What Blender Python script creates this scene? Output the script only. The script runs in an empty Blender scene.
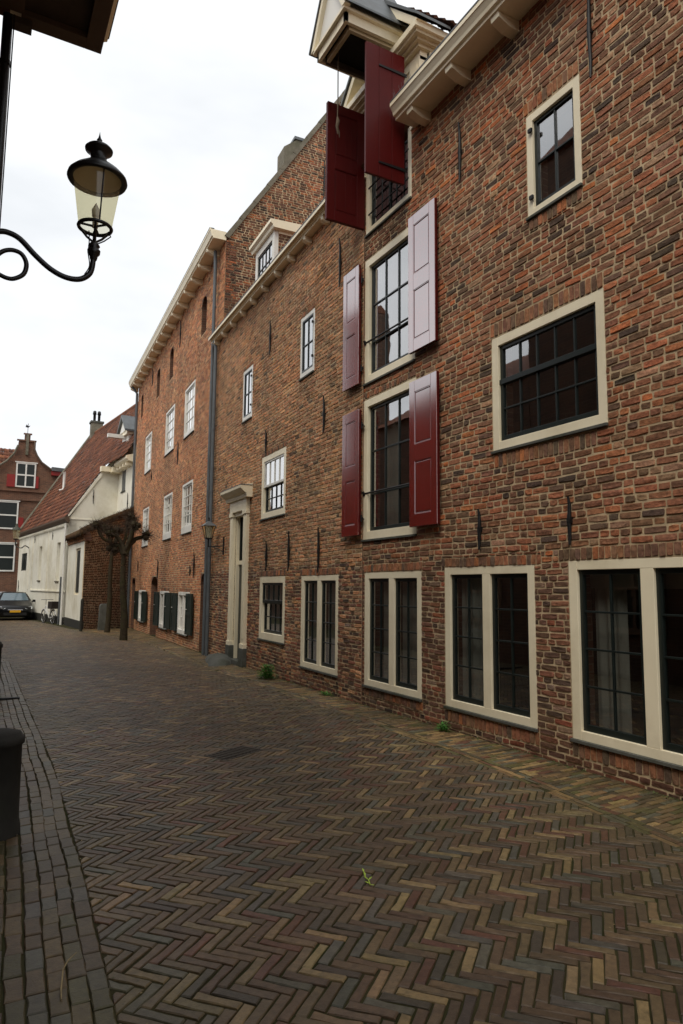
import bpy, math, random
from mathutils import Matrix, Vector, noise
random.seed(7)
R_ = math.radians
scn = bpy.context.scene
COL = scn.collection

# ------------------------------------------------------------------ camera
cam = bpy.data.cameras.new('camera')
cam.sensor_fit = 'VERTICAL'; cam.sensor_height = 36; cam.lens = 24.01
cam.clip_start = .05; cam.clip_end = 2000
camo = bpy.data.objects.new('camera', cam); COL.objects.link(camo)
M3 = ((0.8811521, -0.0606491, -0.4689271), (-0.4727363, -0.0929637, -0.8762865), (0.0095528, 0.9938206, -0.1105862))
mw = Matrix(M3).to_4x4(); mw.translation = (0, 0, 1.6)
camo.matrix_world = mw
scn.camera = camo

# ------------------------------------------------------------------ world, sun, exposure
SUN_EL, SUN_AZ = 54, 232          # azimuth: compass heading of the sun measured from +Y towards +X
w = bpy.data.worlds.new('World'); scn.world = w; w.use_nodes = True
nt = w.node_tree; nt.nodes.clear()
out = nt.nodes.new('ShaderNodeOutputWorld'); bg = nt.nodes.new('ShaderNodeBackground')
sky = nt.nodes.new('ShaderNodeTexSky'); sky.sky_type = 'NISHITA'; sky.sun_disc = False
sky.sun_elevation = R_(SUN_EL); sky.sun_rotation = R_(SUN_AZ)
tc = nt.nodes.new('ShaderNodeTexCoord'); mp = nt.nodes.new('ShaderNodeMapping')
mp.inputs['Scale'].default_value = (1, 1, 2.6)
nz = nt.nodes.new('ShaderNodeTexNoise'); nz.inputs['Scale'].default_value = 1.9; nz.inputs['Detail'].default_value = 5; nz.inputs['Roughness'].default_value = .5
rp = nt.nodes.new('ShaderNodeValToRGB')
rp.color_ramp.elements[0].position = .32; rp.color_ramp.elements[0].color = (7.6, 7.95, 8.3, 1)
rp.color_ramp.elements[1].position = .62; rp.color_ramp.elements[1].color = (11., 11.1, 11.2, 1)
mx = nt.nodes.new('ShaderNodeMixRGB'); mx.inputs[0].default_value = .93
nt.links.new(tc.outputs['Generated'], mp.inputs[0]); nt.links.new(mp.outputs[0], nz.inputs[0]); nt.links.new(nz.outputs[0], rp.inputs[0])
nt.links.new(sky.outputs[0], mx.inputs[1]); nt.links.new(rp.outputs[0], mx.inputs[2])
nt.links.new(mx.outputs[0], bg.inputs[0]); nt.links.new(bg.outputs[0], out.inputs[0])
bg.inputs[1].default_value = .096
sun = bpy.data.lights.new('sun', 'SUN'); sun.energy = 1.5; sun.angle = R_(28); sun.color = (1, .93, .82)
so = bpy.data.objects.new('sun', sun); COL.objects.link(so)
sd = Vector((math.sin(R_(SUN_AZ)) * math.cos(R_(SUN_EL)), math.cos(R_(SUN_AZ)) * math.cos(R_(SUN_EL)), math.sin(R_(SUN_EL))))
so.rotation_euler = (-sd).to_track_quat('-Z', 'Y').to_euler()
scn.view_settings.view_transform = 'Standard'; scn.view_settings.look = 'None'
scn.view_settings.exposure = .2; scn.view_settings.gamma = 1; scn.view_settings.use_curve_mapping = False
scn.render.engine = 'CYCLES'
scn.cycles.max_bounces = 6; scn.cycles.transparent_max_bounces = 12; scn.cycles.diffuse_bounces = 3

# ------------------------------------------------------------------ materials
MATS = {}
def newmat(name):
    m = bpy.data.materials.new(name); m.use_nodes = True
    b = m.node_tree.nodes['Principled BSDF']; MATS[name] = m
    return m, m.node_tree, b
def N(nt, t, **kw):
    n = nt.nodes.new(t)
    for k, v in kw.items():
        if k.startswith('i_'): n.inputs[k[2:].replace('_', ' ')].default_value = v
        else: setattr(n, k, v)
    return n
def noise_n(nt, scale, detail=4, rough=.55, src=None):
    n = N(nt, 'ShaderNodeTexNoise'); n.inputs['Scale'].default_value = scale; n.inputs['Detail'].default_value = detail; n.inputs['Roughness'].default_value = rough
    if src is None:
        t = N(nt, 'ShaderNodeTexCoord'); src = t.outputs['Object']
    nt.links.new(src, n.inputs['Vector']); return n
def ramp(nt, src, stops):
    r = N(nt, 'ShaderNodeValToRGB'); e = r.color_ramp.elements
    while len(e) < len(stops): e.new(.5)
    for i, (p, c) in enumerate(stops):
        e[i].position = p; e[i].color = (c[0], c[1], c[2], 1) if not isinstance(c, (int, float)) else (c, c, c, 1)
    nt.links.new(src, r.inputs[0]); return r
def mixc(nt, fac, a, b, mode='MIX'):
    m = N(nt, 'ShaderNodeMixRGB', blend_type=mode)
    for i, v in enumerate((fac, a, b)):
        if hasattr(v, 'links'): nt.links.new(v, m.inputs[i])
        elif isinstance(v, (int, float)): m.inputs[i].default_value = v
        else: m.inputs[i].default_value = (v[0], v[1], v[2], 1)
    return m.outputs[0]
def bump(nt, b, h, strength=.3, dist=.005):
    n = N(nt, 'ShaderNodeBump'); n.inputs['Strength'].default_value = strength; n.inputs['Distance'].default_value = dist
    nt.links.new(h, n.inputs['Height']); nt.links.new(n.outputs[0], b.inputs['Normal'])
def sg(r, g, b):
    f = lambda c: (c / 255 / 12.92) if c <= 10 else ((c / 255 + .055) / 1.055) ** 2.4
    return (f(r), f(g), f(b))
def simple(name, col, rough=.6, var=.12, scale=6, metal=0, bstr=.15, spec=.5, dirt=None, coat=0):
    m, nt, b = newmat(name)
    n = noise_n(nt, scale, 6, .6)
    lo = [c * (1 - var) for c in col]; hi = [min(1, c * (1 + var)) for c in col]
    r = ramp(nt, n.outputs[0], [(.3, lo), (.7, hi)])
    c = r.outputs[0]
    if dirt:
        n2 = noise_n(nt, scale * .35, 8, .7)
        r2 = ramp(nt, n2.outputs[0], [(.48, 0.), (.72, 1.)])
        c = mixc(nt, r2.outputs[0], c, dirt)
    nt.links.new(c, b.inputs['Base Color'])
    b.inputs['Roughness'].default_value = rough; b.inputs['Metallic'].default_value = metal
    b.inputs['Specular IOR Level'].default_value = spec
    if coat: b.inputs['Coat Weight'].default_value = coat; b.inputs['Coat Roughness'].default_value = .06
    if bstr:
        n3 = noise_n(nt, scale * 9, 3); bump(nt, b, n3.outputs[0], bstr, .003)
    return m
def attr_mat(name, rough, nscale, amt, smear=None, smear_lo=.55, spec=.3, fine=60, bstr=.6, bdist=.004, big=None):
    """colour per brick from the mesh attribute, mottled, with mortar smears"""
    m, nt, b = newmat(name)
    a = N(nt, 'ShaderNodeAttribute', attribute_name='Col')
    n1 = noise_n(nt, nscale, 5, .65)
    r1 = ramp(nt, n1.outputs[0], [(.25, 1 - amt), (.75, 1 + amt)])
    c = mixc(nt, 1.0, a.outputs[0], r1.outputs[0], 'MULTIPLY')
    if big:
        nb = noise_n(nt, big[0], 5, .6)
        rb = ramp(nt, nb.outputs[0], [(.42, 0.), (.68, 1.)])
        f = N(nt, 'ShaderNodeMath', operation='MULTIPLY'); nt.links.new(rb.outputs[0], f.inputs[0]); f.inputs[1].default_value = big[2]
        c = mixc(nt, f.outputs[0], c, big[1])
    if smear:
        n2 = noise_n(nt, nscale * 1.7, 6, .75)
        r2 = ramp(nt, n2.outputs[0], [(smear_lo, 0.), (smear_lo + .14, .75)])
        c = mixc(nt, r2.outputs[0], c, smear)
    nt.links.new(c, b.inputs['Base Color'])
    b.inputs['Roughness'].default_value = rough; b.inputs['Specular IOR Level'].default_value = spec
    n3 = noise_n(nt, fine, 5, .7); bump(nt, b, n3.outputs[0], bstr, bdist)
    return m
MORT = sg(190, 172, 142)
attr_mat('brick', .9, 24, .5, smear=sg(178, 160, 132), smear_lo=.62, fine=38, bstr=1.0, bdist=.009, big=(.8, sg(84, 70, 56), .35))
attr_mat('brick_far', .9, 9, .3, smear=sg(140, 118, 95), smear_lo=.66, big=(.5, sg(120, 70, 48), .35))
simple('mortar', sg(200, 178, 144), .95, .2, 7, bstr=.5, spec=.1, dirt=sg(158, 136, 106))
attr_mat('paver', .5, 26, .42, smear=sg(58, 56, 36), smear_lo=.58, spec=.5, fine=70, bstr=.7, bdist=.004, big=(.6, sg(58, 50, 38), .55))
simple('joint_soil', sg(62, 58, 38), .95, .35, 3, bstr=.6, spec=.1, dirt=sg(44, 54, 24))
simple('far_ground', sg(88, 78, 66), .9, .2, 1.2, bstr=.3, spec=.2)
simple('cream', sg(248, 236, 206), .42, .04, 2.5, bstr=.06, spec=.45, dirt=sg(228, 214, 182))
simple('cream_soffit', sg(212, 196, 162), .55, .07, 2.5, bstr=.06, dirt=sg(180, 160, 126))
simple('white_paint', sg(232, 230, 222), .45, .04, 3, bstr=.05, dirt=sg(205, 200, 188))
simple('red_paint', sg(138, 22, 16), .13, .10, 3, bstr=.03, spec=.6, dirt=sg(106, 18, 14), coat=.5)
MATS['red_paint'].node_tree.nodes['Principled BSDF'].inputs['IOR'].default_value = 3.7
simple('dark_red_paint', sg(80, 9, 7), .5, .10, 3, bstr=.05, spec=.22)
simple('green_black', sg(24, 32, 30), .35, .2, 5, bstr=.05)
simple('dark_green', sg(30, 44, 38), .4, .2, 5, bstr=.06)
simple('iron', sg(24, 23, 23), .5, .3, 20, bstr=.3, spec=.4)
simple('lamp_black', sg(20, 18, 17), .38, .2, 14, bstr=.15, spec=.5)
simple('zinc', sg(104, 108, 110), .48, .15, 4, metal=.4, bstr=.1, dirt=sg(84, 84, 82))
simple('pipe_grey', sg(92, 98, 102), .5, .12, 4, bstr=.1, dirt=sg(76, 78, 76))
simple('stone', sg(120, 114, 100), .85, .22, 5, bstr=.5, spec=.2, dirt=sg(88, 88, 70))
simple('grey_stone', sg(92, 92, 86), .85, .22, 5, bstr=.5, spec=.2, dirt=sg(60, 64, 46))
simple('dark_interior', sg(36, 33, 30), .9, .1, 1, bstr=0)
simple('curtain', sg(140, 142, 134), .9, .06, 3, bstr=0)
simple('plaster', sg(240, 236, 220), .85, .05, 1.2, bstr=.3, spec=.2, dirt=sg(206, 198, 172))
simple('plinth_black', sg(40, 38, 32), .85, .3, 6, bstr=.5, dirt=sg(46, 48, 30))
simple('dark_wood', sg(70, 58, 46), .7, .2, 6, bstr=.3)
simple('brown_paint', sg(92, 74, 58), .6, .12, 4, bstr=.1)
simple('thatch_moss', sg(84, 62, 42), .95, .4, 8, bstr=.8, spec=.1, dirt=sg(72, 66, 34))
simple('bark', sg(62, 54, 42), .9, .4, 12, bstr=.9, spec=.1, dirt=sg(66, 66, 40))
simple('twig', sg(66, 52, 38), .9, .3, 20, bstr=0)
simple('car_paint', sg(10, 11, 14), .3, .1, 2, bstr=0, coat=.15, spec=.3)
simple('silver_paint', sg(190, 192, 194), .3, .05, 2, bstr=0, coat=.5)
simple('rubber', sg(22, 22, 22), .8, .2, 9)
simple('chrome', sg(190, 190, 190), .2, .05, 4, metal=.9, bstr=0)
simple('headlight', sg(205, 210, 212), .12, .05, 4, bstr=0, spec=.8)
simple('plate_yellow', sg(226, 170, 30), .4, .03, 4, bstr=0)
simple('red_shutter', sg(138, 28, 20), .45, .1, 4, bstr=.05)
simple('leaf', sg(70, 122, 40), .6, .35, 14, bstr=0)
simple('moss', sg(78, 88, 40), .8, .3, 30, bstr=0)
simple('litter', sg(150, 132, 96), .8, .3, 30, bstr=0)
simple('leaf_pale', sg(170, 196, 70), .5, .2, 30, bstr=0)
simple('drain_iron', sg(66, 60, 52), .6, .3, 20, bstr=.3, metal=.3)
simple('rope', sg(96, 80, 62), .9, .2, 30, bstr=0)
simple('bike_white', sg(205, 205, 200), .35, .05, 4, bstr=0)
simple('basket', sg(46, 38, 32), .9, .3, 40)
attr_mat('rooftile', .8, 3, .3, smear=sg(74, 62, 48), smear_lo=.60, big=(.35, sg(92, 58, 42), .5), spec=.25)
# window glass: see-through with a fresnel mirror, slightly wavy
m, nt, b = newmat('glass'); nt.nodes.remove(b)
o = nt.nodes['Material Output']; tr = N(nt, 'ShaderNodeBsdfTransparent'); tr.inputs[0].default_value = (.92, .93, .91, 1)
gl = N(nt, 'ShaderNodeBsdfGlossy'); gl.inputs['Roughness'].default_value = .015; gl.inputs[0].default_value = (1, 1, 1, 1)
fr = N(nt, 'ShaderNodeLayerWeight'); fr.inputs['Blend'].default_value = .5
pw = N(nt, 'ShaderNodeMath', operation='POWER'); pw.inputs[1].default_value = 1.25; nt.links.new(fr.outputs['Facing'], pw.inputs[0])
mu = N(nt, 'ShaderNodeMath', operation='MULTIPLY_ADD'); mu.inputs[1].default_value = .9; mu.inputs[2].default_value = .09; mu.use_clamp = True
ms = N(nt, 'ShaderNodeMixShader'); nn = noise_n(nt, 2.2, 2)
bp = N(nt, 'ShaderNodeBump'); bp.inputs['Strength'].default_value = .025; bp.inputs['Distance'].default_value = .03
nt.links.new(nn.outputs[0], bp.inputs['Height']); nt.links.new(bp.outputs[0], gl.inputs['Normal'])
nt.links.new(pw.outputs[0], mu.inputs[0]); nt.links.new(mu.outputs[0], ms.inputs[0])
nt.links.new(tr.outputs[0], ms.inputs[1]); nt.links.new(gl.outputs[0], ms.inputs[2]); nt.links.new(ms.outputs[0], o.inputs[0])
# lantern glass: yellowish translucent pane
m, nt, b = newmat('lantern_glass'); nt.nodes.remove(b)
o = nt.nodes['Material Output']; tr = N(nt, 'ShaderNodeBsdfTransparent'); tr.inputs[0].default_value = (1, .97, .80, 1)
tl = N(nt, 'ShaderNodeBsdfTranslucent'); tl.inputs[0].default_value = (.95, .92, .74, 1)
gl = N(nt, 'ShaderNodeBsdfGlossy'); gl.inputs['Roughness'].default_value = .08
a1 = N(nt, 'ShaderNodeMixShader'); a1.inputs[0].default_value = .25; a2 = N(nt, 'ShaderNodeMixShader'); a2.inputs[0].default_value = .06
nt.links.new(tr.outputs[0], a1.inputs[1]); nt.links.new(tl.outputs[0], a1.inputs[2]); nt.links.new(a1.outputs[0], a2.inputs[1]); nt.links.new(gl.outputs[0], a2.inputs[2]); nt.links.new(a2.outputs[0], o.inputs[0])
# shader-only brick for walls far off or outside the view
def brick_shader(name, c1, c2, mort, bw=.24, bh=.075):
    m, nt, b = newmat(name)
    t = N(nt, 'ShaderNodeTexCoord'); s = N(nt, 'ShaderNodeSeparateXYZ'); nt.links.new(t.outputs['Object'], s.inputs[0])
    ad = N(nt, 'ShaderNodeMath', operation='ADD'); nt.links.new(s.outputs[0], ad.inputs[0]); nt.links.new(s.outputs[1], ad.inputs[1])
    cb = N(nt, 'ShaderNodeCombineXYZ'); nt.links.new(ad.outputs[0], cb.inputs[0]); nt.links.new(s.outputs[2], cb.inputs[1])
    br = N(nt, 'ShaderNodeTexBrick'); br.inputs['Scale'].default_value = 1; br.inputs['Brick Width'].default_value = bw; br.inputs['Row Height'].default_value = bh
    br.inputs['Mortar Size'].default_value = .007; br.inputs['Mortar Smooth'].default_value = .3
    br.inputs['Color1'].default_value = (*c1, 1); br.inputs['Color2'].default_value = (*c2, 1); br.inputs['Mortar'].default_value = (*mort, 1)
    nt.links.new(cb.outputs[0], br.inputs[0])
    n1 = noise_n(nt, 1.1, 8, .7); r1 = ramp(nt, n1.outputs[0], [(.25, .6), (.75, 1.35)])
    c = mixc(nt, 1., br.outputs[0], r1.outputs[0], 'MULTIPLY'); nt.links.new(c, b.inputs['Base Color'])
    b.inputs['Roughness'].default_value = .9
    iv = N(nt, 'ShaderNodeMath', operation='SUBTRACT'); iv.inputs[0].default_value = 1; nt.links.new(br.outputs['Fac'], iv.inputs[1])
    bump(nt, b, iv.outputs[0], .5, .01); return m
brick_shader('brick_plain', sg(88, 62, 48), sg(70, 52, 43), sg(92, 80, 66))
brick_shader('brick_brown', sg(120, 80, 60), sg(94, 64, 50), sg(124, 106, 86))

# ------------------------------------------------------------------ mesh helpers
class Frame:
    """u along the wall, n outward to the street, z up"""
    def __init__(s, p, a, z=0., flip=False):
        a = R_(a); s.p = (p[0], p[1], z); s.d = (math.sin(a), math.cos(a)); s.o = (-math.cos(a), math.sin(a))
        if flip: s.o = (math.cos(a), -math.sin(a))
    def __call__(s, u, n, z):
        return (s.p[0] + s.d[0] * u + s.o[0] * n, s.p[1] + s.d[1] * u + s.o[1] * n, s.p[2] + z)
W = lambda x, y, z: (x, y, z)
class MB:
    def __init__(s): s.v = []; s.f = []; s.m = []; s.c = []; s.sm = []; s.mats = []
    def mi(s, name):
        if name not in s.mats: s.mats.append(name)
        return s.mats.index(name)
    def add(s, vs, fs, mat, col=(1, 1, 1), smooth=False):
        k = len(s.v); s.v += vs; s.c += [col] * len(vs); i = s.mi(mat)
        for f in fs: s.f.append([k + j for j in f]); s.m.append(i); s.sm.append(smooth)
        return s
    def box(s, F, u0, u1, n0, n1, z0, z1, mat, col=(1, 1, 1)):
        vs = [F(u, n, z) for z in (z0, z1) for n in (n0, n1) for u in (u0, u1)]
        return s.add(vs, [(0, 1, 5, 4), (1, 3, 7, 5), (3, 2, 6, 7), (2, 0, 4, 6), (4, 5, 7, 6), (0, 2, 3, 1)], mat, col)
    def prism(s, F, pts, axis, a, b, mat, col=(1, 1, 1)):
        """extrude polygon pts: axis 'u': pts=(n,z); 'n': pts=(u,z); 'z': pts=(u,n)"""
        g = {'u': lambda p, t: F(t, p[0], p[1]), 'n': lambda p, t: F(p[0], t, p[1]), 'z': lambda p, t: F(p[0], p[1], t)}[axis]
        k = len(pts); vs = [g(p, a) for p in pts] + [g(p, b) for p in pts]
        fs = [list(range(k))[::-1], list(range(k, 2 * k))] + [(i, (i + 1) % k, k + (i + 1) % k, k + i) for i in range(k)]
        return s.add(vs, fs, mat, col)
    def tube(s, pts, r, mat, seg=8, col=(1, 1, 1), cap=True):
        n = len(pts); rs = r if isinstance(r, (list, tuple)) else [r] * n
        P = [Vector(p) for p in pts]; vs = []; prev = None
        for i in range(n):
            t = (P[min(i + 1, n - 1)] - P[max(i - 1, 0)]).normalized()
            if prev is None:
                a = Vector((0, 0, 1)) if abs(t.z) < .9 else Vector((1, 0, 0)); x = t.cross(a).normalized()
            else:
                x = (prev - t * prev.dot(t)).normalized()
            prev = x; y = t.cross(x)
            for j in range(seg):
                q = 2 * math.pi * j / seg; vs.append(tuple(P[i] + (x * math.cos(q) + y * math.sin(q)) * rs[i]))
        fs = [(i * seg + j, i * seg + (j + 1) % seg, (i + 1) * seg + (j + 1) % seg, (i + 1) * seg + j) for i in range(n - 1) for j in range(seg)]
        s.add(vs, fs, mat, col, True)
        if cap:
            s.add(vs[:seg], [list(range(seg))[::-1]], mat, col); s.add(vs[-seg:], [list(range(seg))], mat, col)
        return s
    def lathe(s, c, prof, mat, seg=24, col=(1, 1, 1), smooth=True):
        vs = [(c[0] + r * math.cos(2 * math.pi * j / seg), c[1] + r * math.sin(2 * math.pi * j / seg), c[2] + z) for r, z in prof for j in range(seg)]
        fs = [(i * seg + j, i * seg + (j + 1) % seg, (i + 1) * seg + (j + 1) % seg, (i + 1) * seg + j) for i in range(len(prof) - 1) for j in range(seg)]
        return s.add(vs, fs, mat, col, smooth)
    def build(s, name, parent=None, bevel=0, fix=False):
        me = bpy.data.meshes.new(name); base = Vector((0, 0, 0))
        if parent is not None: base = parent['_w'] if '_w' in parent else (0, 0, 0); base = Vector(base)
        me.from_pydata([tuple(Vector(v) - base) for v in s.v], [], s.f)
        for n in s.mats: me.materials.append(MATS[n])
        me.polygons.foreach_set('material_index', s.m); me.polygons.foreach_set('use_smooth', s.sm)
        at = me.color_attributes.new('Col', 'FLOAT_COLOR', 'POINT')
        at.data.foreach_set('color', [x for c in s.c for x in (c[0], c[1], c[2], 1.)])
        me.update(); 
        if fix:
            import bmesh
            bm = bmesh.new(); bm.from_mesh(me); bmesh.ops.recalc_face_normals(bm, faces=bm.faces); bm.to_mesh(me); bm.free()
        ob = bpy.data.objects.new(name, me); COL.objects.link(ob)
        ob['_w'] = tuple(base)
        if parent is not None: ob.parent = parent
        if bevel:
            md = ob.modifiers.new('b', 'BEVEL'); md.width = bevel; md.segments = 2; md.limit_method = 'ANGLE'; md.angle_limit = R_(40)
        return ob
def thing(name, label, cat, loc, group=None):
    o = bpy.data.objects.new(name, None); COL.objects.link(o); o.location = loc; o['_w'] = tuple(loc); o.empty_display_size = .2
    o['label'] = label; o['category'] = cat
    if group: o['group'] = group
    return o
def tag(o, label, cat, group=None):
    o['label'] = label; o['category'] = cat
    if group: o['group'] = group
    return o
def struct(o): o['kind'] = 'structure'; return o
def gz(y): return -.0075 * max(0, y - 6)

# ------------------------------------------------------------------ brick masonry as real bricks
def pick(pal):
    t = random.random() * sum(p[0] for p in pal)
    for w_, c in pal:
        t -= w_
        if t <= 0: break
    k = random.uniform(.82, 1.2)
    return tuple(max(0, x * k * random.uniform(.94, 1.06)) for x in c)
PAL_A = [(4, sg(176, 110, 76)), (4.4, sg(160, 106, 78)), (4, sg(142, 100, 76)), (2.4, sg(122, 92, 72)), (.9, sg(90, 72, 60)), (.7, sg(194, 116, 72)), (1.2, sg(174, 134, 104))]
PAL_B = [(3, sg(196, 138, 96)), (4, sg(184, 132, 96)), (3.4, sg(166, 122, 90)), (1.6, sg(146, 112, 84)), (.4, sg(114, 92, 74)), (2, sg(198, 150, 110))]
PAL_LOW = [(3, sg(140, 92, 70)), (4, sg(124, 86, 68)), (3, sg(108, 78, 62)), (1.4, sg(88, 68, 56)), (.8, sg(152, 88, 64)), (1, sg(144, 118, 98))]
PAL_C = [(4, sg(206, 140, 98)), (4, sg(190, 124, 88)), (3, sg(166, 112, 84)), (1., sg(142, 104, 80)), (2, sg(210, 154, 110))]
PAL_G = [(3, sg(150, 96, 70)), (4, sg(128, 86, 66)), (3, sg(104, 74, 60)), (2.4, sg(76, 60, 52)), (1, sg(172, 104, 68))]
PAL_SOL = [(3, sg(166, 112, 80)), (3, sg(144, 104, 80)), (2, sg(116, 92, 74)), (.8, sg(180, 112, 72))]
def one_brick(mb, F, ua, ub, za, zb, col, h, mat='brick', tilt=.0025):
    du = min(.0035, (ub - ua) * .2); dz = min(.0035, (zb - za) * .2); j = lambda a=.0034: random.uniform(-a, a)
    wv = lambda u, z: z + .006 * math.sin(1.7 * u + .9 * z) + .003 * math.sin(5.1 * u + 2 * z)
    back = [(ua, za), (ub, za), (ub, zb), (ua, zb)]
    hh = h + random.uniform(-.003, .004)
    um, zm = (ua + ub) / 2, (za + zb) / 2
    q = lambda: abs(random.gauss(0, .0026))
    ring = [(ua + q(), za + q()), (um + j(.02), za - .001), (ub - q(), za + q()), (ub, zm + j(.01)), (ub - q(), zb - q()), (um + j(.02), zb), (ua + q(), zb - q()), (ua, zm + j(.01))]
    k = 1 + .22 * noise.noise(Vector((um * .55, zm * .6, F.p[1]))) + .16 * noise.noise(Vector((um * 2.1, zm * 1.7, 4 + F.p[1])))
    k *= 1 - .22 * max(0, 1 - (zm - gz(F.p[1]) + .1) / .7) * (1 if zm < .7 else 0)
    wr = .10 * noise.noise(Vector((um * .8, zm * .8, 9 + F.p[1])))
    col = (col[0] * k * (1 + wr), col[1] * k, col[2] * k * (1 - wr))
    vs = [F(u + j(), -.004, wv(u, z) + j()) for u, z in ring]
    vs += [F(u + (du if u < um - .03 else -du if u > um + .03 else 0) + j(.0015), hh + j(tilt * 1.4), wv(u, z) + (dz if z < zm - .012 else -dz if z > zm + .012 else 0) + j(.002)) for u, z in ring]
    fs = [(i, (i + 1) % 8, 8 + (i + 1) % 8, 8 + i) for i in range(8)] + [tuple(range(8, 16))]
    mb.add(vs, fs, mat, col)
def masonry(mb, F, u0, u1, z0, z1, holes, soldiers=(), L=.262, H=.088, pal=PAL_A, joint=.016, h=.007, lim=None, mat='brick', slab=.3, palf=None, face=True, reveal='brick_brown'):
    holes = [tuple(x) for x in holes]; block = holes + [tuple(s) for s in soldiers]
    nc = max(1, round((z1 - z0) / H)); H = (z1 - z0) / nc
    for c in range(nc):
        za, zb = z0 + c * H, z0 + (c + 1) * H
        lo, hi = (u0, u1) if lim is None else lim((za + zb) / 2)
        if hi - lo < .05: continue
        hb = [b for b in block if b[2] < zb - .001 and b[3] > za + .001]
        xs = sorted({lo, hi} | {min(max(x, lo), hi) for b in hb for x in b[:2]})
        segs = []
        for a, b in zip(xs, xs[1:]):
            if b - a < .004: continue
            mid = (a + b) / 2; fr_ = [(za, zb)]
            for bl in hb:
                if bl[0] <= mid <= bl[1]:
                    nf = []
                    for p, q in fr_:
                        if bl[2] > p: nf.append((p, min(q, bl[2])))
                        if bl[3] < q: nf.append((max(p, bl[3]), q))
                    fr_ = [t for t in nf if t[1] - t[0] > .022]
            for t in fr_:
                for s_ in segs:
                    if s_[2] == t and abs(s_[1] - a) < 1e-6: s_[1] = b; break
                else: segs.append([a, b, t])
        # joints of the whole course (stretcher / header mix)
        js = [u0 - random.uniform(0, L) - (L * .5 if c % 2 else 0)]
        while js[-1] < u1 + L:
            r = random.random()
            js.append(js[-1] + (L if r < .52 else L * .52 if r < .93 else L * .75) * random.uniform(.94, 1.06))
        for a, b, (p, q) in segs:
            cut = [a] + [x for x in js if a + .04 < x < b - .04] + [b]
            for x, y in zip(cut, cut[1:]):
                pl = palf(x, (p + q) / 2) if palf else pal
                cl = pick(pl); st = 1.
                for hb_ in holes:
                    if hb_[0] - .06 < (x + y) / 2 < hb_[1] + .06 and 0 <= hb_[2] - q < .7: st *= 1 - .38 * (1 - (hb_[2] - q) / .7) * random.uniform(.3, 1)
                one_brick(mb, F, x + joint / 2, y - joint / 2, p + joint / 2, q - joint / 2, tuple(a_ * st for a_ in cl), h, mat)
    for s_ in soldiers:
        k = max(1, round((s_[1] - s_[0]) / .068)); d = (s_[1] - s_[0]) / k
        for i in range(k):
            a = s_[0] + i * d
            if lim: 
                lo, hi = lim(s_[3]); 
                if a < lo or a + d > hi: continue
            one_brick(mb, F, a + joint * .4, a + d - joint * .4, s_[2] + joint / 2 + random.uniform(-.004, .004), s_[3] - joint / 2, pick(PAL_SOL), h + .002, mat)
    if face: slab_wall(mb, F, u0, u1, z0, z1, holes, 'mortar', 0, -slab, lim, reveal)
def slab_wall(mb, F, u0, u1, z0, z1, holes, mat, n1=0, n0=-.3, lim=None, reveal=None):
    xs = sorted({u0, u1} | {x for b in holes for x in b[:2] if u0 < x < u1}); zs = sorted({z0, z1} | {z for b in holes for z in b[2:] if z0 < z < z1})
    if lim is not None:
        k = 24; lo = []
        zz = [z0 + (z1 - z0) * i / k for i in range(k + 1)]
        pts = [(lim(z)[0], z) for z in zz] + [(lim(z)[1], z) for z in reversed(zz)]
        mb.prism(F, pts, 'n', n0, n1, mat); return
    inh = lambda a, b, c, d: any(h_[0] <= (a + b) / 2 <= h_[1] and h_[2] <= (c + d) / 2 <= h_[3] for h_ in holes)
    cell = {}
    for i, (a, b) in enumerate(zip(xs, xs[1:])):
        for j, (c, d) in enumerate(zip(zs, zs[1:])): cell[i, j] = not inh(a, b, c, d)
    for (i, j), ok in cell.items():
        if not ok: continue
        a, b, c, d = xs[i], xs[i + 1], zs[j], zs[j + 1]
        mb.add([F(a, n1, c), F(b, n1, c), F(b, n1, d), F(a, n1, d)], [(0, 1, 2, 3)], mat)
        mb.add([F(a, n0, c), F(b, n0, c), F(b, n0, d), F(a, n0, d)], [(3, 2, 1, 0)], mat)
        for (di, dj, q) in ((-1, 0, ((a, c), (a, d))), (1, 0, ((b, c), (b, d))), (0, -1, ((a, c), (b, c))), (0, 1, ((a, d), (b, d)))):
            if not cell.get((i + di, j + dj), False):
                (p, r), (p2, r2) = q
                mb.add([F(p, n1, r), F(p2, n1, r2), F(p2, n0, r2), F(p, n0, r)], [(0, 1, 2, 3)], reveal or mat)

# ------------------------------------------------------------------ windows
def light(root_part, F, a, b, c, d, cols, rows, mat='green_black', n=-.05, st=.045, mun=.018, rail=None, glass='glass', open_=0):
    """one glazed sash with glazing bars, and its pane of glass, as sub-parts"""
    mb = MB(); t = .02
    mb.box(F, a, a + st, n - t, n + t, c, d, mat); mb.box(F, b - st, b, n - t, n + t, c, d, mat)
    mb.box(F, a + st, b - st, n - t, n + t, c, c + st * 1.3, mat); mb.box(F, a + st, b - st, n - t, n + t, d - st, d, mat)
    A, B, C, D = a + st, b - st, c + st * 1.3, d - st
    for i in range(1, cols):
        u = A + (B - A) * i / cols; mb.box(F, u - mun / 2, u + mun / 2, n - .012, n + .014, C, D, mat)
    zs = rows if isinstance(rows, (list, tuple)) else [i / rows for i in range(1, rows)]
    for q in zs:
        z = C + (D - C) * q; mb.box(F, A, B, n - .0135, n + .0155, z - mun / 2, z + mun / 2, mat)
    if rail is not None:
        z = C + (D - C) * rail; mb.box(F, a, b, n - .025, n + .035, z - .028, z + .028, mat)
    mb.build('sash', root_part, .002)
    g = MB(); g.add([F(A - .004, n - .002, C), F(B + .004, n - .002, C), F(B + .004, n - .002, D), F(A - .004, n - .002, D)], [(0, 1, 2, 3)], glass); g.build('pane', root_part)
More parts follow.
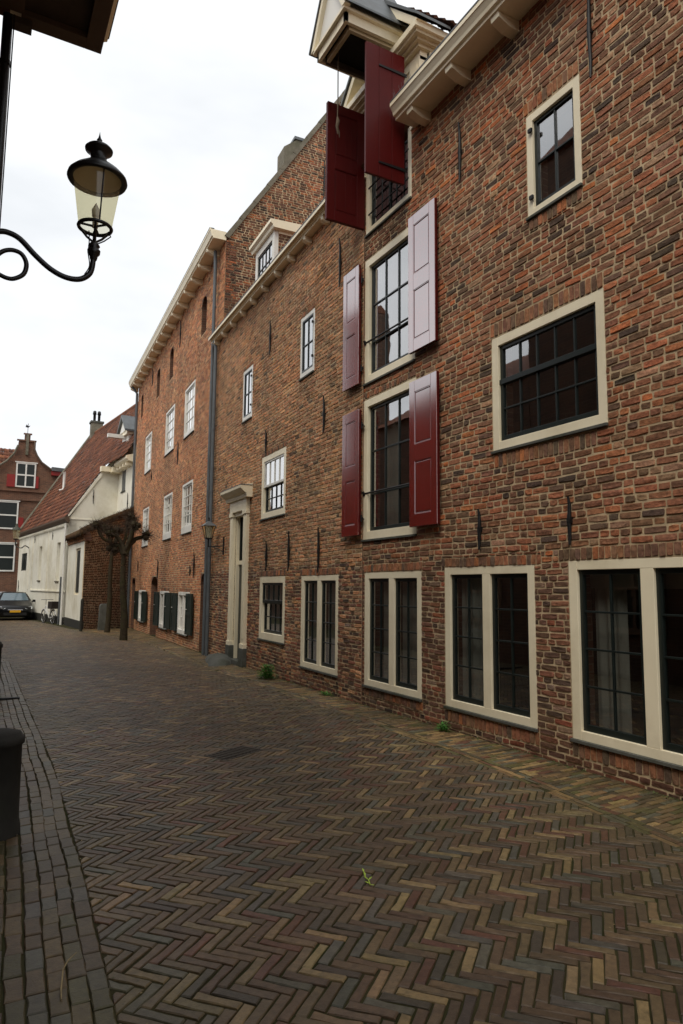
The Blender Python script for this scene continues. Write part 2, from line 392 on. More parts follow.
def curtain(part, F, a, b, c, d, n=-.14, mat='curtain'):
    k = max(8, int((b - a) / .02)); vs = []; fs = []
    for i in range(k + 1):
        u = a + (b - a) * i / k; nn_ = n + .018 * math.sin(u * 55) + .008 * math.sin(u * 23)
        vs += [F(u, nn_, c), F(u, nn_ * .98, d)]
    fs = [(2 * i, 2 * i + 2, 2 * i + 3, 2 * i + 1) for i in range(k)]
    g = MB(); g.add(vs, fs, mat, smooth=True); g.build('curtain', part)
def frame(root, F, a, b, c, d, fw=.09, mat='cream', n0=-.12, n1=.002, mull=None, sill=.03, top=None, bot=None, label=None):
    mb = MB(); tp = top or fw; bt = bot or fw
    mb.box(F, a, a + fw, n0, n1, c, d, mat); mb.box(F, b - fw, b, n0, n1, c, d, mat)
    mb.box(F, a + fw, b - fw, n0, n1 - .001, d - tp, d, mat)
    mb.box(F, a + fw, b - fw, n0, n1 - .001, c, c + bt, mat)
    if sill: mb.box(F, a - .01, b + .01, n0 + .02, n1 + sill, c - .028, c + .002, 'grey_stone')
    if mull: mb.box(F, mull[0], mull[1], n0, n1 - .002, c + bt, d - tp, mat)
    o = mb.build('window', root, .004)
    if label: o['label'] = label
    return o
def anchor(root, F, u, z0, z1, kind=0):
    mb = MB(); zc = (z0 + z1) / 2; r = .017
    pts = [F(u + .004 * math.sin(i * 1.3 + u), .03 + (.012 if i in (0, 6) else 0), z0 + (z1 - z0) * i / 6) for i in range(7)]
    mb.tube(pts, [r * .6, r, r * 1.1, r * 1.5, r * 1.1, r, r * .6], 'iron', 6)
    mb.box(F, u - .022, u + .022, .0, .045, zc - .022, zc + .022, 'iron')
    if kind: mb.tube([F(u - .07, .05, zc + .05), F(u, .05, zc), F(u + .07, .05, zc + .05)], .008, 'iron', 5)
    mb.build('wall_anchor', root)
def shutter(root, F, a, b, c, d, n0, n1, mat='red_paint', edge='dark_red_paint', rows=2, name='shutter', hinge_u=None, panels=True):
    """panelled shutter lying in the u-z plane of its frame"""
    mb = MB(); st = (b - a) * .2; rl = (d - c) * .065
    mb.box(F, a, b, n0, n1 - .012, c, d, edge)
    mb.box(F, a, a + st, n1 - .012, n1, c, d, mat); mb.box(F, b - st, b, n1 - .012, n1, c, d, mat)
    zs = [c + rl * 1.3, (c + d) / 2 + (d - c) * .02, d - rl]
    mb.box(F, a + st, b - st, n1 - .012, n1, c, c + rl * 1.3, mat); mb.box(F, a + st, b - st, n1 - .012, n1, d - rl * 1.2, d, mat)
    zm = (c + d) / 2; mb.box(F, a + st, b - st, n1 - .012, n1, zm - rl * .9, zm + rl * .9, mat)
    for p, q in ((c + rl * 1.3, zm - rl * .9), (zm + rl * .9, d - rl * 1.2)):
        e = .022
        mb.prism(F, [(a + st + e, p + e), (b - st - e, p + e), (b - st - e, q - e), (a + st + e, q - e)], 'n', n1 - .012, n1 - .006, mat)
        for (x0, x1, y0, y1) in ((a + st, a + st + .012, p, q), (b - st - .012, b - st, p, q), (a + st + .012, b - st - .012, p, p + .012), (a + st + .012, b - st - .012, q - .012, q)):
            mb.box(F, x0, x1, n1 - .012, n1 - .003, y0, y1, mat)
    o = mb.build(name, root, .003)
    if hinge_u is not None:
        for z in (c + (d - c) * .13, d - (d - c) * .13):
            g = MB(); g.tube([F(hinge_u, n0 - .005, z - .05), F(hinge_u, n0 - .005, z + .05)], .014, 'iron', 8)
            g.box(F, hinge_u - .05, hinge_u + .05, n0 - .012, n0 - .002, z - .016, z + .016, 'iron'); g.tube([F(hinge_u, n0 - .01, z), F(hinge_u, -.02, z - .01)], .009, 'iron', 6); g.build('hinge', o)
    return o
def cornice(root, F, u0, u1, zs, ov, top, mat='cream', name='cornice'):
    pr = [(.0, zs), (ov - .09, zs), (ov - .09, zs + .035), (ov - .055, zs + .05), (ov - .045, zs + .09), (ov - .01, top - .075), (ov, top - .07), (ov, top), (ov - .03, top), (ov - .03, top - .03), (.0, top - .03)]
    mb = MB(); mb.prism(F, pr, 'u', u0, u1, mat); mb.box(F, u0 + .01, u1 - .01, ov - .12, ov + .006, top - .012, top + .006, 'zinc')
    return mb.build(name, root, fix=True)
def corbel(root, F, u, zs, ov, h=.13, w=.11, mat='cream'):
    mb = MB(); pr = [(.002, zs - h), (ov * .35, zs - h * .95), (ov * .62, zs - h * .62), (ov - .12, zs - h * .5), (ov - .11, zs - .002), (.002, zs - .002)]
    mb.prism(F, pr, 'u', u - w / 2, u + w / 2, mat); mb.build('corbel', root, .004)
def pipe(root, pts, r, mat='pipe_grey', bands=()):
    mb = MB(); mb.tube(pts, r, mat, 12)
    for p in bands: mb.tube([(p[0], p[1], p[2] - .02), (p[0], p[1], p[2] + .02)], r + .008, mat, 12)
    return mb.build('drainpipe', root)

# ================================================================== GROUND
def grid(name, x0, x1, y0, y1, nx, ny, zf, mat):
    mb = MB(); vs = [(x0 + (x1 - x0) * i / nx, y0 + (y1 - y0) * j / ny, 0) for j in range(ny + 1) for i in range(nx + 1)]
    vs = [(x, y, zf(x, y)) for x, y, _ in vs]
    mb.add(vs, [(j * (nx + 1) + i, j * (nx + 1) + i + 1, (j + 1) * (nx + 1) + i + 1, (j + 1) * (nx + 1) + i) for j in range(ny) for i in range(nx)], mat, smooth=True)
    return struct(mb.build(name))
und = lambda x, y: .011 * noise.noise(Vector((x * .45, y * .3, 3.3))) + .004 * noise.noise(Vector((x * 1.7, y * 1.3, 7.1)))
camber = lambda x: -.012 * ((x - 2.6) / 2) ** 2 if .4 < x < 4.9 else -.0175
top_z = lambda x, y: gz(y) + und(x, y) + camber(x)
grid('ground', -600, 600, -500, 900, 60, 70, lambda x, y: gz(min(y, 60)) - .11, 'far_ground')
grid('street_bed', -4, 7.6, -7, 60, 58, 335, lambda x, y: top_z(x, y) - .0068, 'joint_soil')
def interp(tab, y):
    if y <= tab[0][0]: return tab[0][1]
    for (a, p), (b, q) in zip(tab, tab[1:]):
        if y <= b: return p + (q - p) * (y - a) / (b - a)
    return tab[-1][1]
XL = [(-6, .35), (2.8, .57), (4.4, .65), (7, .735), (11, .76), (17, .8), (24, .2), (34, -2.4), (48, -3.5)]
XR = [(-6, 3.7), (2.9, 4.0), (4.9, 4.24), (7.8, 4.36), (13, 4.38), (17, 4.5), (22, 4.75), (29, 3.7), (34, 3.4), (41, 2.8), (48, 2.3)]
XW = [(-6, 4.97), (8.6, 4.97), (17.3, 5.28), (31, 6.1), (34, 5.9), (48, 6)]
PAV = [(3.6, sg(80, 66, 54)), (4, sg(88, 74, 60)), (2.2, sg(78, 77, 72)), (1.8, sg(122, 106, 80)), (2.8, sg(98, 85, 66)), (1.2, sg(88, 62, 52)), (1.4, sg(66, 60, 54))]
PAVR = [(3, sg(120, 100, 72)), (3, sg(98, 82, 62)), (1.6, sg(88, 88, 80)), (2, sg(140, 120, 86)), (1.4, sg(96, 66, 54)), (1.6, sg(84, 82, 52)), (1.4, sg(70, 62, 50))]
PAVL = [(3, sg(74, 63, 44)), (2.6, sg(88, 74, 50)), (1., sg(70, 70, 64)), (2.4, sg(70, 56, 42)), (1.4, sg(66, 62, 38))]
def clip(poly, a, b, c):            # keep a*x+b*y<=c
    o = []
    for i in range(len(poly)):
        p, q = poly[i - 1], poly[i]; dp = a * p[0] + b * p[1] - c; dq = a * q[0] + b * q[1] - c
        if (dp < 0) != (dq < 0): t = dp / (dp - dq); o.append((p[0] + (q[0] - p[0]) * t, p[1] + (q[1] - p[1]) * t))
        if dq < 0: o.append(q)
    return o
def paver(mb, poly, pal, lift=0., ht=.0022):
    po = []
    for i in range(len(poly)):
        a_, b_ = poly[i - 1], poly[i]
        l_ = math.hypot(b_[0] - a_[0], b_[1] - a_[1])
        if l_ > .11:
            t_ = random.uniform(.35, .65); o_ = random.uniform(-.0035, .0028) / l_; po.append((a_[0] + (b_[0] - a_[0]) * t_ + (b_[1] - a_[1]) * o_, a_[1] + (b_[1] - a_[1]) * t_ - (b_[0] - a_[0]) * o_))
        po.append(b_)
    poly = po
    n = len(poly); cx = sum(p[0] for p in poly) / n; cy = sum(p[1] for p in poly) / n
    dz = random.uniform(-ht, ht); tx, ty = random.uniform(-.012, .012), random.uniform(-.012, .012)
    e = .0045; lo = []; hi = []
    for x, y in poly:
        d = math.hypot(x - cx, y - cy) or 1; jx, jy = random.uniform(-.003, .003), random.uniform(-.003, .003)
        zt = top_z(x, y) + lift + dz + tx * (x - cx) + ty * (y - cy)
        lo.append((x + jx, y + jy, zt - .024)); 
        hi.append((x + jx - (x - cx) / d * e * 1.4, y + jy - (y - cy) / d * e * 1.4, zt))
    md = [(a[0], a[1], b[2] - .004) for a, b in zip(lo, hi)]
    c = pick(pal); ed = min(abs(cx - interp(XL, cy)), abs(cx - interp(XR, cy)), abs(cx - interp(XW, cy)))
    ms = max(0, min(1, .75 - ed / .55 + .9 * noise.noise(Vector((cx * 1.4, cy * .9, 2)))) ) * .45 + max(0, noise.noise(Vector((cx * .5, cy * .4, 8)))) * .25
    k = 1 + .22 * noise.noise(Vector((cx * .6, cy * .35, 5)))
    c = tuple((a_ * (1 - ms) + b_ * ms) * k * t_ for a_, b_, t_ in zip(c, (.068, .062, .028), (1.27, 1.17, .97)))
    fs = [(i, (i + 1) % n, n + (i + 1) % n, n + i) for i in range(n)] + [(n + i, n + (i + 1) % n, 2 * n + (i + 1) % n, 2 * n + i) for i in range(n)] + [tuple(range(2 * n, 3 * n))]
    mb.add(lo + md + hi, fs, 'paver', c)
def rect(cx, cy, du, dv, hu, hv):
    return [(cx + du[0] * a * hu + dv[0] * b * hv, cy + du[1] * a * hu + dv[1] * b * hv) for a, b in ((-1, -1), (1, -1), (1, 1), (-1, 1))]
# herringbone carriageway
mb = MB(); p_ = .0525; L_ = 4; hd = 48.5
Vd = (math.sin(R_(hd)), math.cos(R_(hd))); Ud = (math.sin(R_(hd + 90)), math.cos(R_(hd + 90)))
def herring(mb, y0, y1):
    org = (2.5, 3.0); n = 0
    for m_ in range(-140, 140):
        for k in range(-80, 80):
            ox, oy = k + 4 * m_, k - 4 * m_
            for (cx, cy, hu, hv) in ((ox + 2, oy + .5, 2, .5), (ox + .5, oy + 3, .5, 2)):
                x = org[0] + (Ud[0] * cx + Vd[0] * cy) * p_; y = org[1] + (Ud[1] * cx + Vd[1] * cy) * p_
                if not (y0 < y < y1): continue
                wob = .012 * noise.noise(Vector((x * .8, y * .8, 1))); x += wob; y += .012 * noise.noise(Vector((x * .8, y * .8, 9)))
                a, b = interp(XL, y), interp(XR, y)
                if x < a - .1 or x > b + .1: continue
                r = rect(x, y, Ud, Vd, hu * p_ - .003 - random.uniform(0, .0025), hv * p_ - .0025 - random.uniform(0, .002))
                sl = (interp(XL, y + .1) - interp(XL, y - .1)) / .2; sr = (interp(XR, y + .1) - interp(XR, y - .1)) / .2
                r = clip(r, -1, sl, -(a + .004) + sl * y); r = clip(r, 1, -sr, b - .004 - sr * y) if r else r
                if len(r) >= 3 and abs(sum(r[i - 1][0] * r[i][1] - r[i][0] * r[i - 1][1] for i in range(len(r)))) / 2 > .0008: paver(mb, r, PAV)
herring(mb, -4, 44)
struct(mb.build('street'))
# rows laid along the street: gutter band at right, kerb strip at left
def rows_along(mb, xf, rows, y0, y1, w_, L, pal, side):
    for k in range(rows):
        y = y0 + random.uniform(0, L)
        while y < y1:
            l = L * random.uniform(.8, 1.2); ym = y + l / 2; x = xf(ym) + side * (k + .5) * w_ + .02 * noise.noise(Vector((k * .3, y * .9, 0))) + random.uniform(-.002, .002)
            s = (xf(ym + .1) - xf(ym - .1)) / .2; nrm = math.hypot(1, s); dy = (s / nrm, 1 / nrm); dx = (1 / nrm, -s / nrm)
            paver(mb, rect(x, ym, dx, dy, w_ / 2 - .0025, l / 2 - .003), pal, -.004 if side > 0 else .004, .003); y += l
mb = MB(); rows_along(mb, lambda y: interp(XR, y), 3, -4, 30, .056, .205, PAVR, 1)
struct(mb.build('gutter'))
mb = MB(); XS = lambda y: interp(XR, y) + 3 * .056
y = -4.; 
def pav_rows(mb, xa, xb, y0, y1, pal, ang=0., fw=.056, L=.2):
    y = y0; k = 0
    while y < y1:
        a, b = xa(y), xb(y); x = a - (L * .5 if k % 2 else random.uniform(0, .03))
        while x < b:
            l = L * random.uniform(.95, 1.05); cxm = x + l / 2; yy = y + .018 * noise.noise(Vector((x * 1.5, y, 5))) + ang * (cxm - a)
            dxv = (math.cos(math.atan(ang)), math.sin(math.atan(ang))); dyv = (-dxv[1], dxv[0])
            r = rect(cxm, yy, dxv, dyv, l / 2 - .004, fw / 2 - .004); r = clip(r, -1, 0, -(a + .003)); r = clip(r, 1, 0, b - .003) if r else r
            if len(r) >= 3 and max(p[0] for p in r) - min(p[0] for p in r) > .03: paver(mb, r, pal, .0, .0035)
            x += l
        y += fw; k += 1
pav_rows(mb, XS, lambda y: interp(XW, y) - .005, -4, 30, PAVR, .10)
struct(mb.build('pavement'))
mb = MB(); rows_along(mb, lambda y: interp(XL, y), 7, -4, 22, .0775, .165, PAVL, -1)
struct(mb.build('kerb'))
mb = MB(); pav_rows(mb, lambda y: -.85, lambda y: interp(XL, y) - .545, -4, 16, PAVL, 0., .056, .21)
struct(mb.build('pavement'))

# ================================================================== WAREHOUSE (near building, slightly bent facade)
FA = Frame((4.997, 0), 0); FB = Frame((4.98, 8.64), 2.04)
wh = thing('warehouse', 'long brown brick warehouse on the right with red shutters and a hoist dormer', 'building', (4.98, 8.64, 0))
A_W = dict(W5=(3.02, 4.735, .235, 1.875), W4=(5.19, 6.685, .235, 1.853), W3=(7.175, 8.6, .235, 1.822))
holesA = [v for v in A_W.values()] + [(1.0, 2.65, .235, 1.88), (4.22, 5.78, 3.115, 4.40), (4.427, 5.166, 5.54, 6.70), (7.28, 8.655, 2.30, 4.38), (7.3, 8.64, 4.63, 6.56), (7.38, 8.62, 6.96, 8.0), (-2.5, -1., .235, 1.88), (-1., .4, 3.1, 4.4)]
SW = [(3.02 - .1, 4.735 + .12, 1.878, 2.0), (5.19 - .1, 6.685 + .06, 1.856, 1.97), (7.175 - .02, 8.6 + .02, 1.825, 1.94), (1., 2.65, 1.883, 2.0),
      (4.22, 5.80, 4.41, 4.57), (4.35, 5.76, 2.93, 3.085), (4.43, 5.2, 6.71, 6.86), (4.43, 5.15, 5.38, 5.51), (7.28, 8.62, 4.4, 4.5),
      (5.16, 6.70, .07, .205), (2.9, 4.735, .07, .205), (7.15, 8.6, .09, .205)]
mb = MB()
lowf = lambda u, z: PAL_LOW if z < 1.9 or (z < 2.1 and random.random() < .4) else PAL_A
masonry(mb, FA, -3, 8.655, -.12, 2.0, holesA, [s for s in SW if s[3] < 2.1], L=.21, H=.063, joint=.014, palf=lowf)
masonry(mb, FA, -3, 8.655, 2.0, 8.0, holesA, [s for s in SW if s[3] > 2.1], L=.222, H=.0715, joint=.0155, palf=lambda u, z: PAL_A)
mb.build('wall', wh)
B_W = dict(W2=(.795, 2.278, .26, 1.802), W1=(3.05, 4.45, .58, 1.806), U1=(3.118, 4.475, 2.98, 4.265), P2=(1.852, 2.495, 5.388, 6.54), P1=(5.217, 5.89, 5.315, 6.5), DOOR=(5.4, 6.2, -.1, 3.36))
holesB = [v for v in B_W.values()]
mb = MB()
masonry(mb, FB, .015, 8.62, -.25, 1.98, holesB, [(.76, 2.3, 1.806, 1.93), (2.98, 4.5, 1.81, 1.93)], L=.205, H=.061, joint=.014, palf=lambda u, z: PAL_LOW if random.random() < .7 else PAL_B)
masonry(mb, FB, .015, 8.62, 1.98, 8.0, holesB, [(3.1, 4.5, 4.27, 4.37), (1.83, 2.5, 6.545, 6.64), (5.2, 5.9, 6.505, 6.6)], L=.21, H=.066, joint=.015, pal=PAL_B)
mb.build('wall', wh)
def dbl(F, k, rows=4, cur=(1, 1), fw=.1):
    a, b, c, d = k; mid = (a + b) / 2; o = frame(wh, F, a, b, c, d, fw, mull=(mid - .065, mid + .065), bot=.085, top=.085)
    light(o, F, a + fw, mid - .065, c + .085, d - .085, 2, rows); light(o, F, mid + .065, b - fw, c + .085, d - .085, 2, rows)
    if cur[0]: curtain(o, F, mid + .065, mid + .065 + (b - fw - mid - .065) * cur[0], c + .02, d - .04)
    if cur[1]: curtain(o, F, a + fw, a + fw + (mid - .065 - a - fw) * cur[1], c + .02, d - .04)
    return o
dbl(FA, A_W['W5'], cur=(0, 0)); 
o = [c for c in wh.children if c.name.startswith('window')][-1]
curtain(o, FA, 4.3, 4.66, .25, 1.8, n=-.25); mbx = MB(); mbx.box(FA, 3.1, 4.66, -.28, -.2, 1.62, 1.82, 'curtain'); mbx.build('blind', o)
dbl(FA, A_W['W4'], cur=(.9, .15)); dbl(FA, A_W['W3'], cur=(.6, .95)); dbl(FB, A_W and B_W['W2'], cur=(.9, .9)); dbl(FA, (1.0, 2.65, .235, 1.88), cur=(0, .5)); dbl(FA, (-2.5, -1., .235, 1.88), cur=(.5, 0))
# square sash window
a, b, c, d = (4.22, 5.78, 3.115, 4.40)
o = frame(wh, FA, a, b, c, d, .1, label='wide window with fifteen small panes'); light(o, FA, a + .1, b - .1, c + .1, d - .1, 5, [.31], rail=.62)
a, b, c, d = (-1, .4, 3.1, 4.4); o = frame(wh, FA, a, b, c, d, .1); light(o, FA, a + .1, b - .1, c + .1, d - .1, 5, [.31], rail=.62)
a, b, c, d = (4.427, 5.166, 5.54, 6.70)
o = frame(wh, FA, a, b, c, d, .085, label='small upper window of four panes'); light(o, FA, a + .085, b - .085, c + .085, d - .085, 2, 2, st=.04)
for z in (c + .2, d - .2):
    g = MB(); g.box(FA, b - .1, b - .05, .01, .035, z - .02, z + .02, 'iron'); g.build('hinge', o)
# tall shuttered loading windows
for (a, b, c, d) in ((7.28, 8.655, 2.30, 4.38), (7.3, 8.64, 4.63, 6.56)):
    o = frame(wh, FA, a, b, c, d, .11, bot=.12, label='tall loading window between red shutters'); light(o, FA, a + .11, b - .11, c + .12, d - .11, 3, [.28, .64], mun=.022, n=-.07)
    g = MB(); z = c + .12 + (d - c) * .27; g.tube([FA(a + .1, -.02, z), FA(b - .02, -.0, z)], .014, 'iron', 8); g.tube([FA(b - .03, .0, z - .03), FA(b - .03, .03, z + .03)], .02, 'iron', 8); g.build('bar', o)
    if c < 3: curtain(o, FA, b - .5, b - .12, c + .1, d - .1, n=-.3)
shutter(wh, FA, 6.70, 7.30, 2.385, 4.29, .055, .1, hinge_u=7.31); shutter(wh, FA, 8.64, 9.15, 2.37, 4.25, .055, .1, hinge_u=8.63)
shutter(wh, FA, 6.72, 7.32, 4.69, 6.58, .055, .1, hinge_u=7.33); shutter(wh, FA, 8.67, 9.16, 4.645, 6.52, .055, .1, hinge_u=8.66)
# top loading hatch, frame runs up into the dormer
a, b, c, d = (7.38, 8.62, 6.96, 8.85)
o = frame(wh, FA, a, b, c, d, .09, bot=.1, label='top loading hatch under the hoist'); light(o, FA, a + .09, b - .09, c + .1, d - .09, 2, 4, n=-.06)
for k in range(5):
    g = MB() if k == 0 else g
    u = 7.55 + k * .2; g.tube([FA(u, .0, c + .2), FA(u, .0, c + .9)], .011, 'iron', 6)
g.tube([FA(7.45, .0, c + .32), FA(8.55, .0, c + .32)], .012, 'iron', 6); g.tube([FA(7.45, .0, c + .75), FA(8.55, .0, c + .75)], .012, 'iron', 6); g.build('guard_bars', o)
# the two hatch shutters standing out at right angles
FN = Frame((4.25, 7.38), 90, flip=True); FF = Frame((4.32, 8.66), 90, flip=True)     # u runs towards the wall, n towards +Y... outward is -Y side
def hatch_door(F, u1, planks, label):
    mb = MB(); a, b, c, d = 0., u1, 7.09, 8.98
    if planks:
        k = 3
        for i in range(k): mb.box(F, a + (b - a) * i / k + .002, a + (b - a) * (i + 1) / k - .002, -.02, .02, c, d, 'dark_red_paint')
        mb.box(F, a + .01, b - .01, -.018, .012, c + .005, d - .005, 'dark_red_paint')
        o = mb.build('shutter', wh, .003)
        for z in (c + .2, d - .28):
            g = MB(); s_ = 1 
            g.prism(F, [(a + .2, z - .012), (b + .03, z - .022), (b + .03, z + .022), (a + .2, z + .012)], 'n', -.034, -.021, 'iron')
            g.prism(F, [(a + .2, z - .012), (b + .03, z - .022), (b + .03, z + .022), (a + .2, z + .012)], 'n', .021, .034, 'iron')
            g.build('hinge', o)
    else:
        o = None
    if o: o['label'] = label
    return o
hatch_door(FN, .62, True, 'plank shutter swung open under the hoist')
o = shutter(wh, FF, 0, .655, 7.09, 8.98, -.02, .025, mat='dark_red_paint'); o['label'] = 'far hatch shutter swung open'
g = MB(); st = .13
for u in (.32, .42): g.box(FF, u - .004, u + .004, .012, .022, 7.25, 8.85, 'dark_red_paint')
for s2 in (0,):
    F2 = FF
    for (p, q) in ((7.09, 7.24), (8.0, 8.1), (8.88, 8.98)): g.box(F2, 0, .655, -.034, -.0205, p, q, 'dark_red_paint')
    for (p, q) in ((0, .13), (.29, .37), (.525, .655)): g.box(F2, p, q, -.033, -.0206, 7.24, 8.88, 'dark_red_paint')
g.build('rail', o, .002)
# anchors
for (u, z0, z1) in ((4.68, 2.03, 2.49), (6.0, 2.04, 2.5), (6.28, 6.56, 7.35), (4.255, 6.52, 7.5)): anchor(wh, FA, u, z0, z1)
for (u, z0, z1) in ((4.03, 1.92, 2.51), (2.84, 1.89, 2.63), (1.51, 1.85, 2.6), (4.2, 4.32, 4.8), (.8, 6.48, 7.32), (4.08, 6.36, 7.08), (1.36, 4.16, 4.8)): anchor(wh, FB, u, z0, z1)
# small windows of the bent part
for k in ('P2', 'P1'):
    a, b, c, d = B_W[k]; o = frame(wh, FB, a, b, c, d, .07, 'white_paint', bot=.1, label='small white attic window'); light(o, FB, a + .07, b - .07, c + .1, d - .07, 2, 2, st=.03, n=-.02)
    for z in (c + .28, d - .25):
        g = MB(); g.box(FB, a + .03, a + .06, .01, .04, z - .02, z + .02, 'iron'); g.build('hinge', o)
a, b, c, d = B_W['U1']; o = frame(wh, FB, a, b, c, d, .11, bot=.12)
light(o, FB, a + .11, b - .11, (c + d) / 2, d - .11, 4, 1, n=-.03, mat='white_paint', st=.035); light(o, FB, a + .11, b - .11, c + .12, (c + d) / 2 + .03, 4, 2, n=-.075)
a, b, c, d = B_W['W1']; o = frame(wh, FB, a, b, c, d, .12, bot=.13)
light(o, FB, a + .12, b - .12, (c + d) / 2 + .1, d - .12, 4, 1, n=-.04); light(o, FB, a + .12, b - .12, c + .13, (c + d) / 2 + .13, 4, 2, n=-.085); curtain(o, FB, a + .15, b - .15, c + .1, d - .1)
# classical door case
mb = MB()
for (p, q) in ((5.2, 5.44), (6.2, 6.4)):
    mb.box(FB, p, q, -.02, .07, .32, 3.18, 'cream'); mb.box(FB, p - .02, q + .02, -.02, .095, 3.18, 3.27, 'cream'); mb.box(FB, p - .015, q + .015, -.02, .09, .30, .40, 'cream')
    mb.box(FB, p + .05, q - .05, .07, .078, .5, 3.1, 'cream')
mb.box(FB, 5.2, 6.4, -.02, .085, 3.27, 3.52, 'cream'); mb.box(FB, 5.44, 6.2, -.1, .03, 3.18, 3.27, 'cream')
mb.prism(FB, [(0, 3.52), (.13, 3.52), (.145, 3.6), (.2, 3.63), (.26, 3.69), (.275, 3.71), (.28, 3.77), (0, 3.82)], 'u', 5.03, 6.55, 'cream')
mb.box(FB, 5.02, 6.56, -.02, .285, 3.77, 3.785, 'zinc')
do = mb.build('door_case', wh, .005)
g = MB()
for (p, q) in ((5.17, 5.47), (6.17, 6.43)): g.box(FB, p, q, -.02, .1, -.3, .31, 'grey_stone')
g.box(FB, 5.47, 6.17, -.2, .09, -.3, .02, 'grey_stone'); g.build('plinth', do, .01)
g = MB(); g.box(FB, 6.15, 6.21, -.12, -.021, .02, 3.3, 'cream'); g.box(FB, 5.39, 5.43, -.12, -.021, .02, 3.3, 'cream'); g.build('jamb', do, .003)
g = MB(); g.box(FB, 5.43, 6.15, -.16, -.10, .02, 2.1, 'green_black')
for (p, q, r, s_) in ((5.53, 6.05, .2, .9), (5.53, 6.05, 1.05, 1.95)): g.box(FB, p, q, -.10, -.088, r, s_, 'green_black')
d1 = g.build('door', wh, .004); g = MB(); g.tube([FB(5.52, -.1, 1.0), FB(5.52, -.05, 1.0), FB(5.52, -.05, 1.1)], .012, 'chrome', 8); g.build('handle', d1)
g = MB(); g.box(FB, 5.43, 6.15, -.16, -.07, 2.1, 2.19, 'cream'); g.box(FB, 5.43, 5.47, -.16, -.09, 2.19, 3.18, 'green_black'); g.box(FB, 6.11, 6.15, -.16, -.09, 2.19, 3.18, 'green_black')
o = g.build('fanlight', wh, .003); g = MB(); g.add([FB(5.47, -.12, 2.19), FB(6.11, -.12, 2.19), FB(6.11, -.12, 3.18), FB(5.47, -.12, 3.18)], [(0, 1, 2, 3)], 'glass')
g.box(FB, 5.73, 5.76, -.125, -.1, 2.2, 3.18, 'green_black'); g.build('pane', o)
# cornices with corbels and gutters
cornice(wh, FA, -3, 7.28, 7.91, .42, 8.14); cornice(wh, FB, .27, 8.24, 7.93, .24, 8.06)
for k in range(12):
    u = 6.98 - k * .84
    corbel(wh, FA, u, 7.91, .42, .13, .13)
for u in (8.0, 7.3, 6.57, 5.82, 5.08, 4.34, 3.58, 2.85, 2.07, 1.3, .55): corbel(wh, FB, u, 7.93, .26, .12, .09)
mb = MB()
for k in range(16):
    u = 7.25 - k * .035; mb.tube([FA(u, .38, 8.14), FA(u + random.uniform(-.03, .03), .38 + random.uniform(-.05, .05), 8.26)], .0018, 'zinc', 4)
mb.build('bird_spikes', wh)
# roof and inner body
mb = MB()
rp_ = [(.0, 8.02), (.1, 8.1), (-5.2, 13.6), (-10.4, 8.1), (-10.4, 8.02)]
mb.prism(FA, rp_, 'u', -3, 8.64, 'rooftile', sg(110, 74, 54)); mb.prism(FB, rp_, 'u', .0, 8.1, 'rooftile', sg(110, 74, 54))
mb.build('roof', wh, fix=True)
mb = MB()
mb.box(FA, -3, 8.6, -10.4, -10.2, -.3, 8.0, 'brick_plain'); mb.box(FB, 0, 8.0, -10.4, -10.2, -.3, 8.0, 'brick_plain')
mb.box(FA, -3.0, -2.8, -10.2, -.3, -.3, 8.0, 'brick_plain'); mb.box(FB, 8.0, 8.2, -10.2, -.3, -.3, 8.0, 'brick_plain')
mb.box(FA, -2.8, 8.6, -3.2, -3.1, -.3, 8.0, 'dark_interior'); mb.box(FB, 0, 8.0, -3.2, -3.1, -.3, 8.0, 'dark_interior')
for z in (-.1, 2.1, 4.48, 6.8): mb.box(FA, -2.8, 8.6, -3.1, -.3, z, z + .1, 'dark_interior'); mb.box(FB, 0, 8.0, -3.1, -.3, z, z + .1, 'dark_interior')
mb.build('inner_wall', wh)
# hoist dormer
D = MB(); zc = 8.98
for (p, q) in ((7.14, 7.38), (8.62, 8.86)): D.box(FA, p, q, -.12, .03, 7.93, 8.9, 'cream'); D.box(FA, p + .05, q - .05, .03, .04, 8.0, 8.8, 'cream')
D.box(FA, 7.14, 8.86, -.1, .02, 8.85, zc, 'cream')
D.box(FA, 7.13, 7.16, -1.9, -.12, 7.93, 8.98, 'zinc'); D.box(FA, 8.84, 8.87, -1.9, -.12, 7.93, 8.98, 'zinc')
D.box(FA, 7.10, 7.15, -.2, -.12, 7.95, 8.98, 'cream')
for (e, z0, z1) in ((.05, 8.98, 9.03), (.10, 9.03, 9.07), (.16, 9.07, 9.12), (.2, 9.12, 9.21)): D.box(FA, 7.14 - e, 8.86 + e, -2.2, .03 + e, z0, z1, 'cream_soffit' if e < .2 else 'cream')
D.prism(FA, [(7.0, 9.21), (9.0, 9.21), (8.0, 10.2)], 'n', -.05, .02, 'cream')
for s_ in (-1, 1):
    e0 = 8.0 - s_ * 1.09
    D.prism(FA, [(e0, 9.19), (e0 + s_ * .13, 9.19), (8.0, 10.17), (8.0, 10.32)], 'n', -.04, .22, 'cream')
dm = D.build('dormer', wh, fix=True)
g = MB()
for s_ in (-1, 1):
    e0 = 8.0 - s_ * 1.13
    g.prism(FA, [(e0, 9.21), (e0, 9.25), (8.0, 10.40), (8.0, 10.325)], 'n', -.3, .25, 'zinc')
g.build('lead_flashing', dm, fix=True)
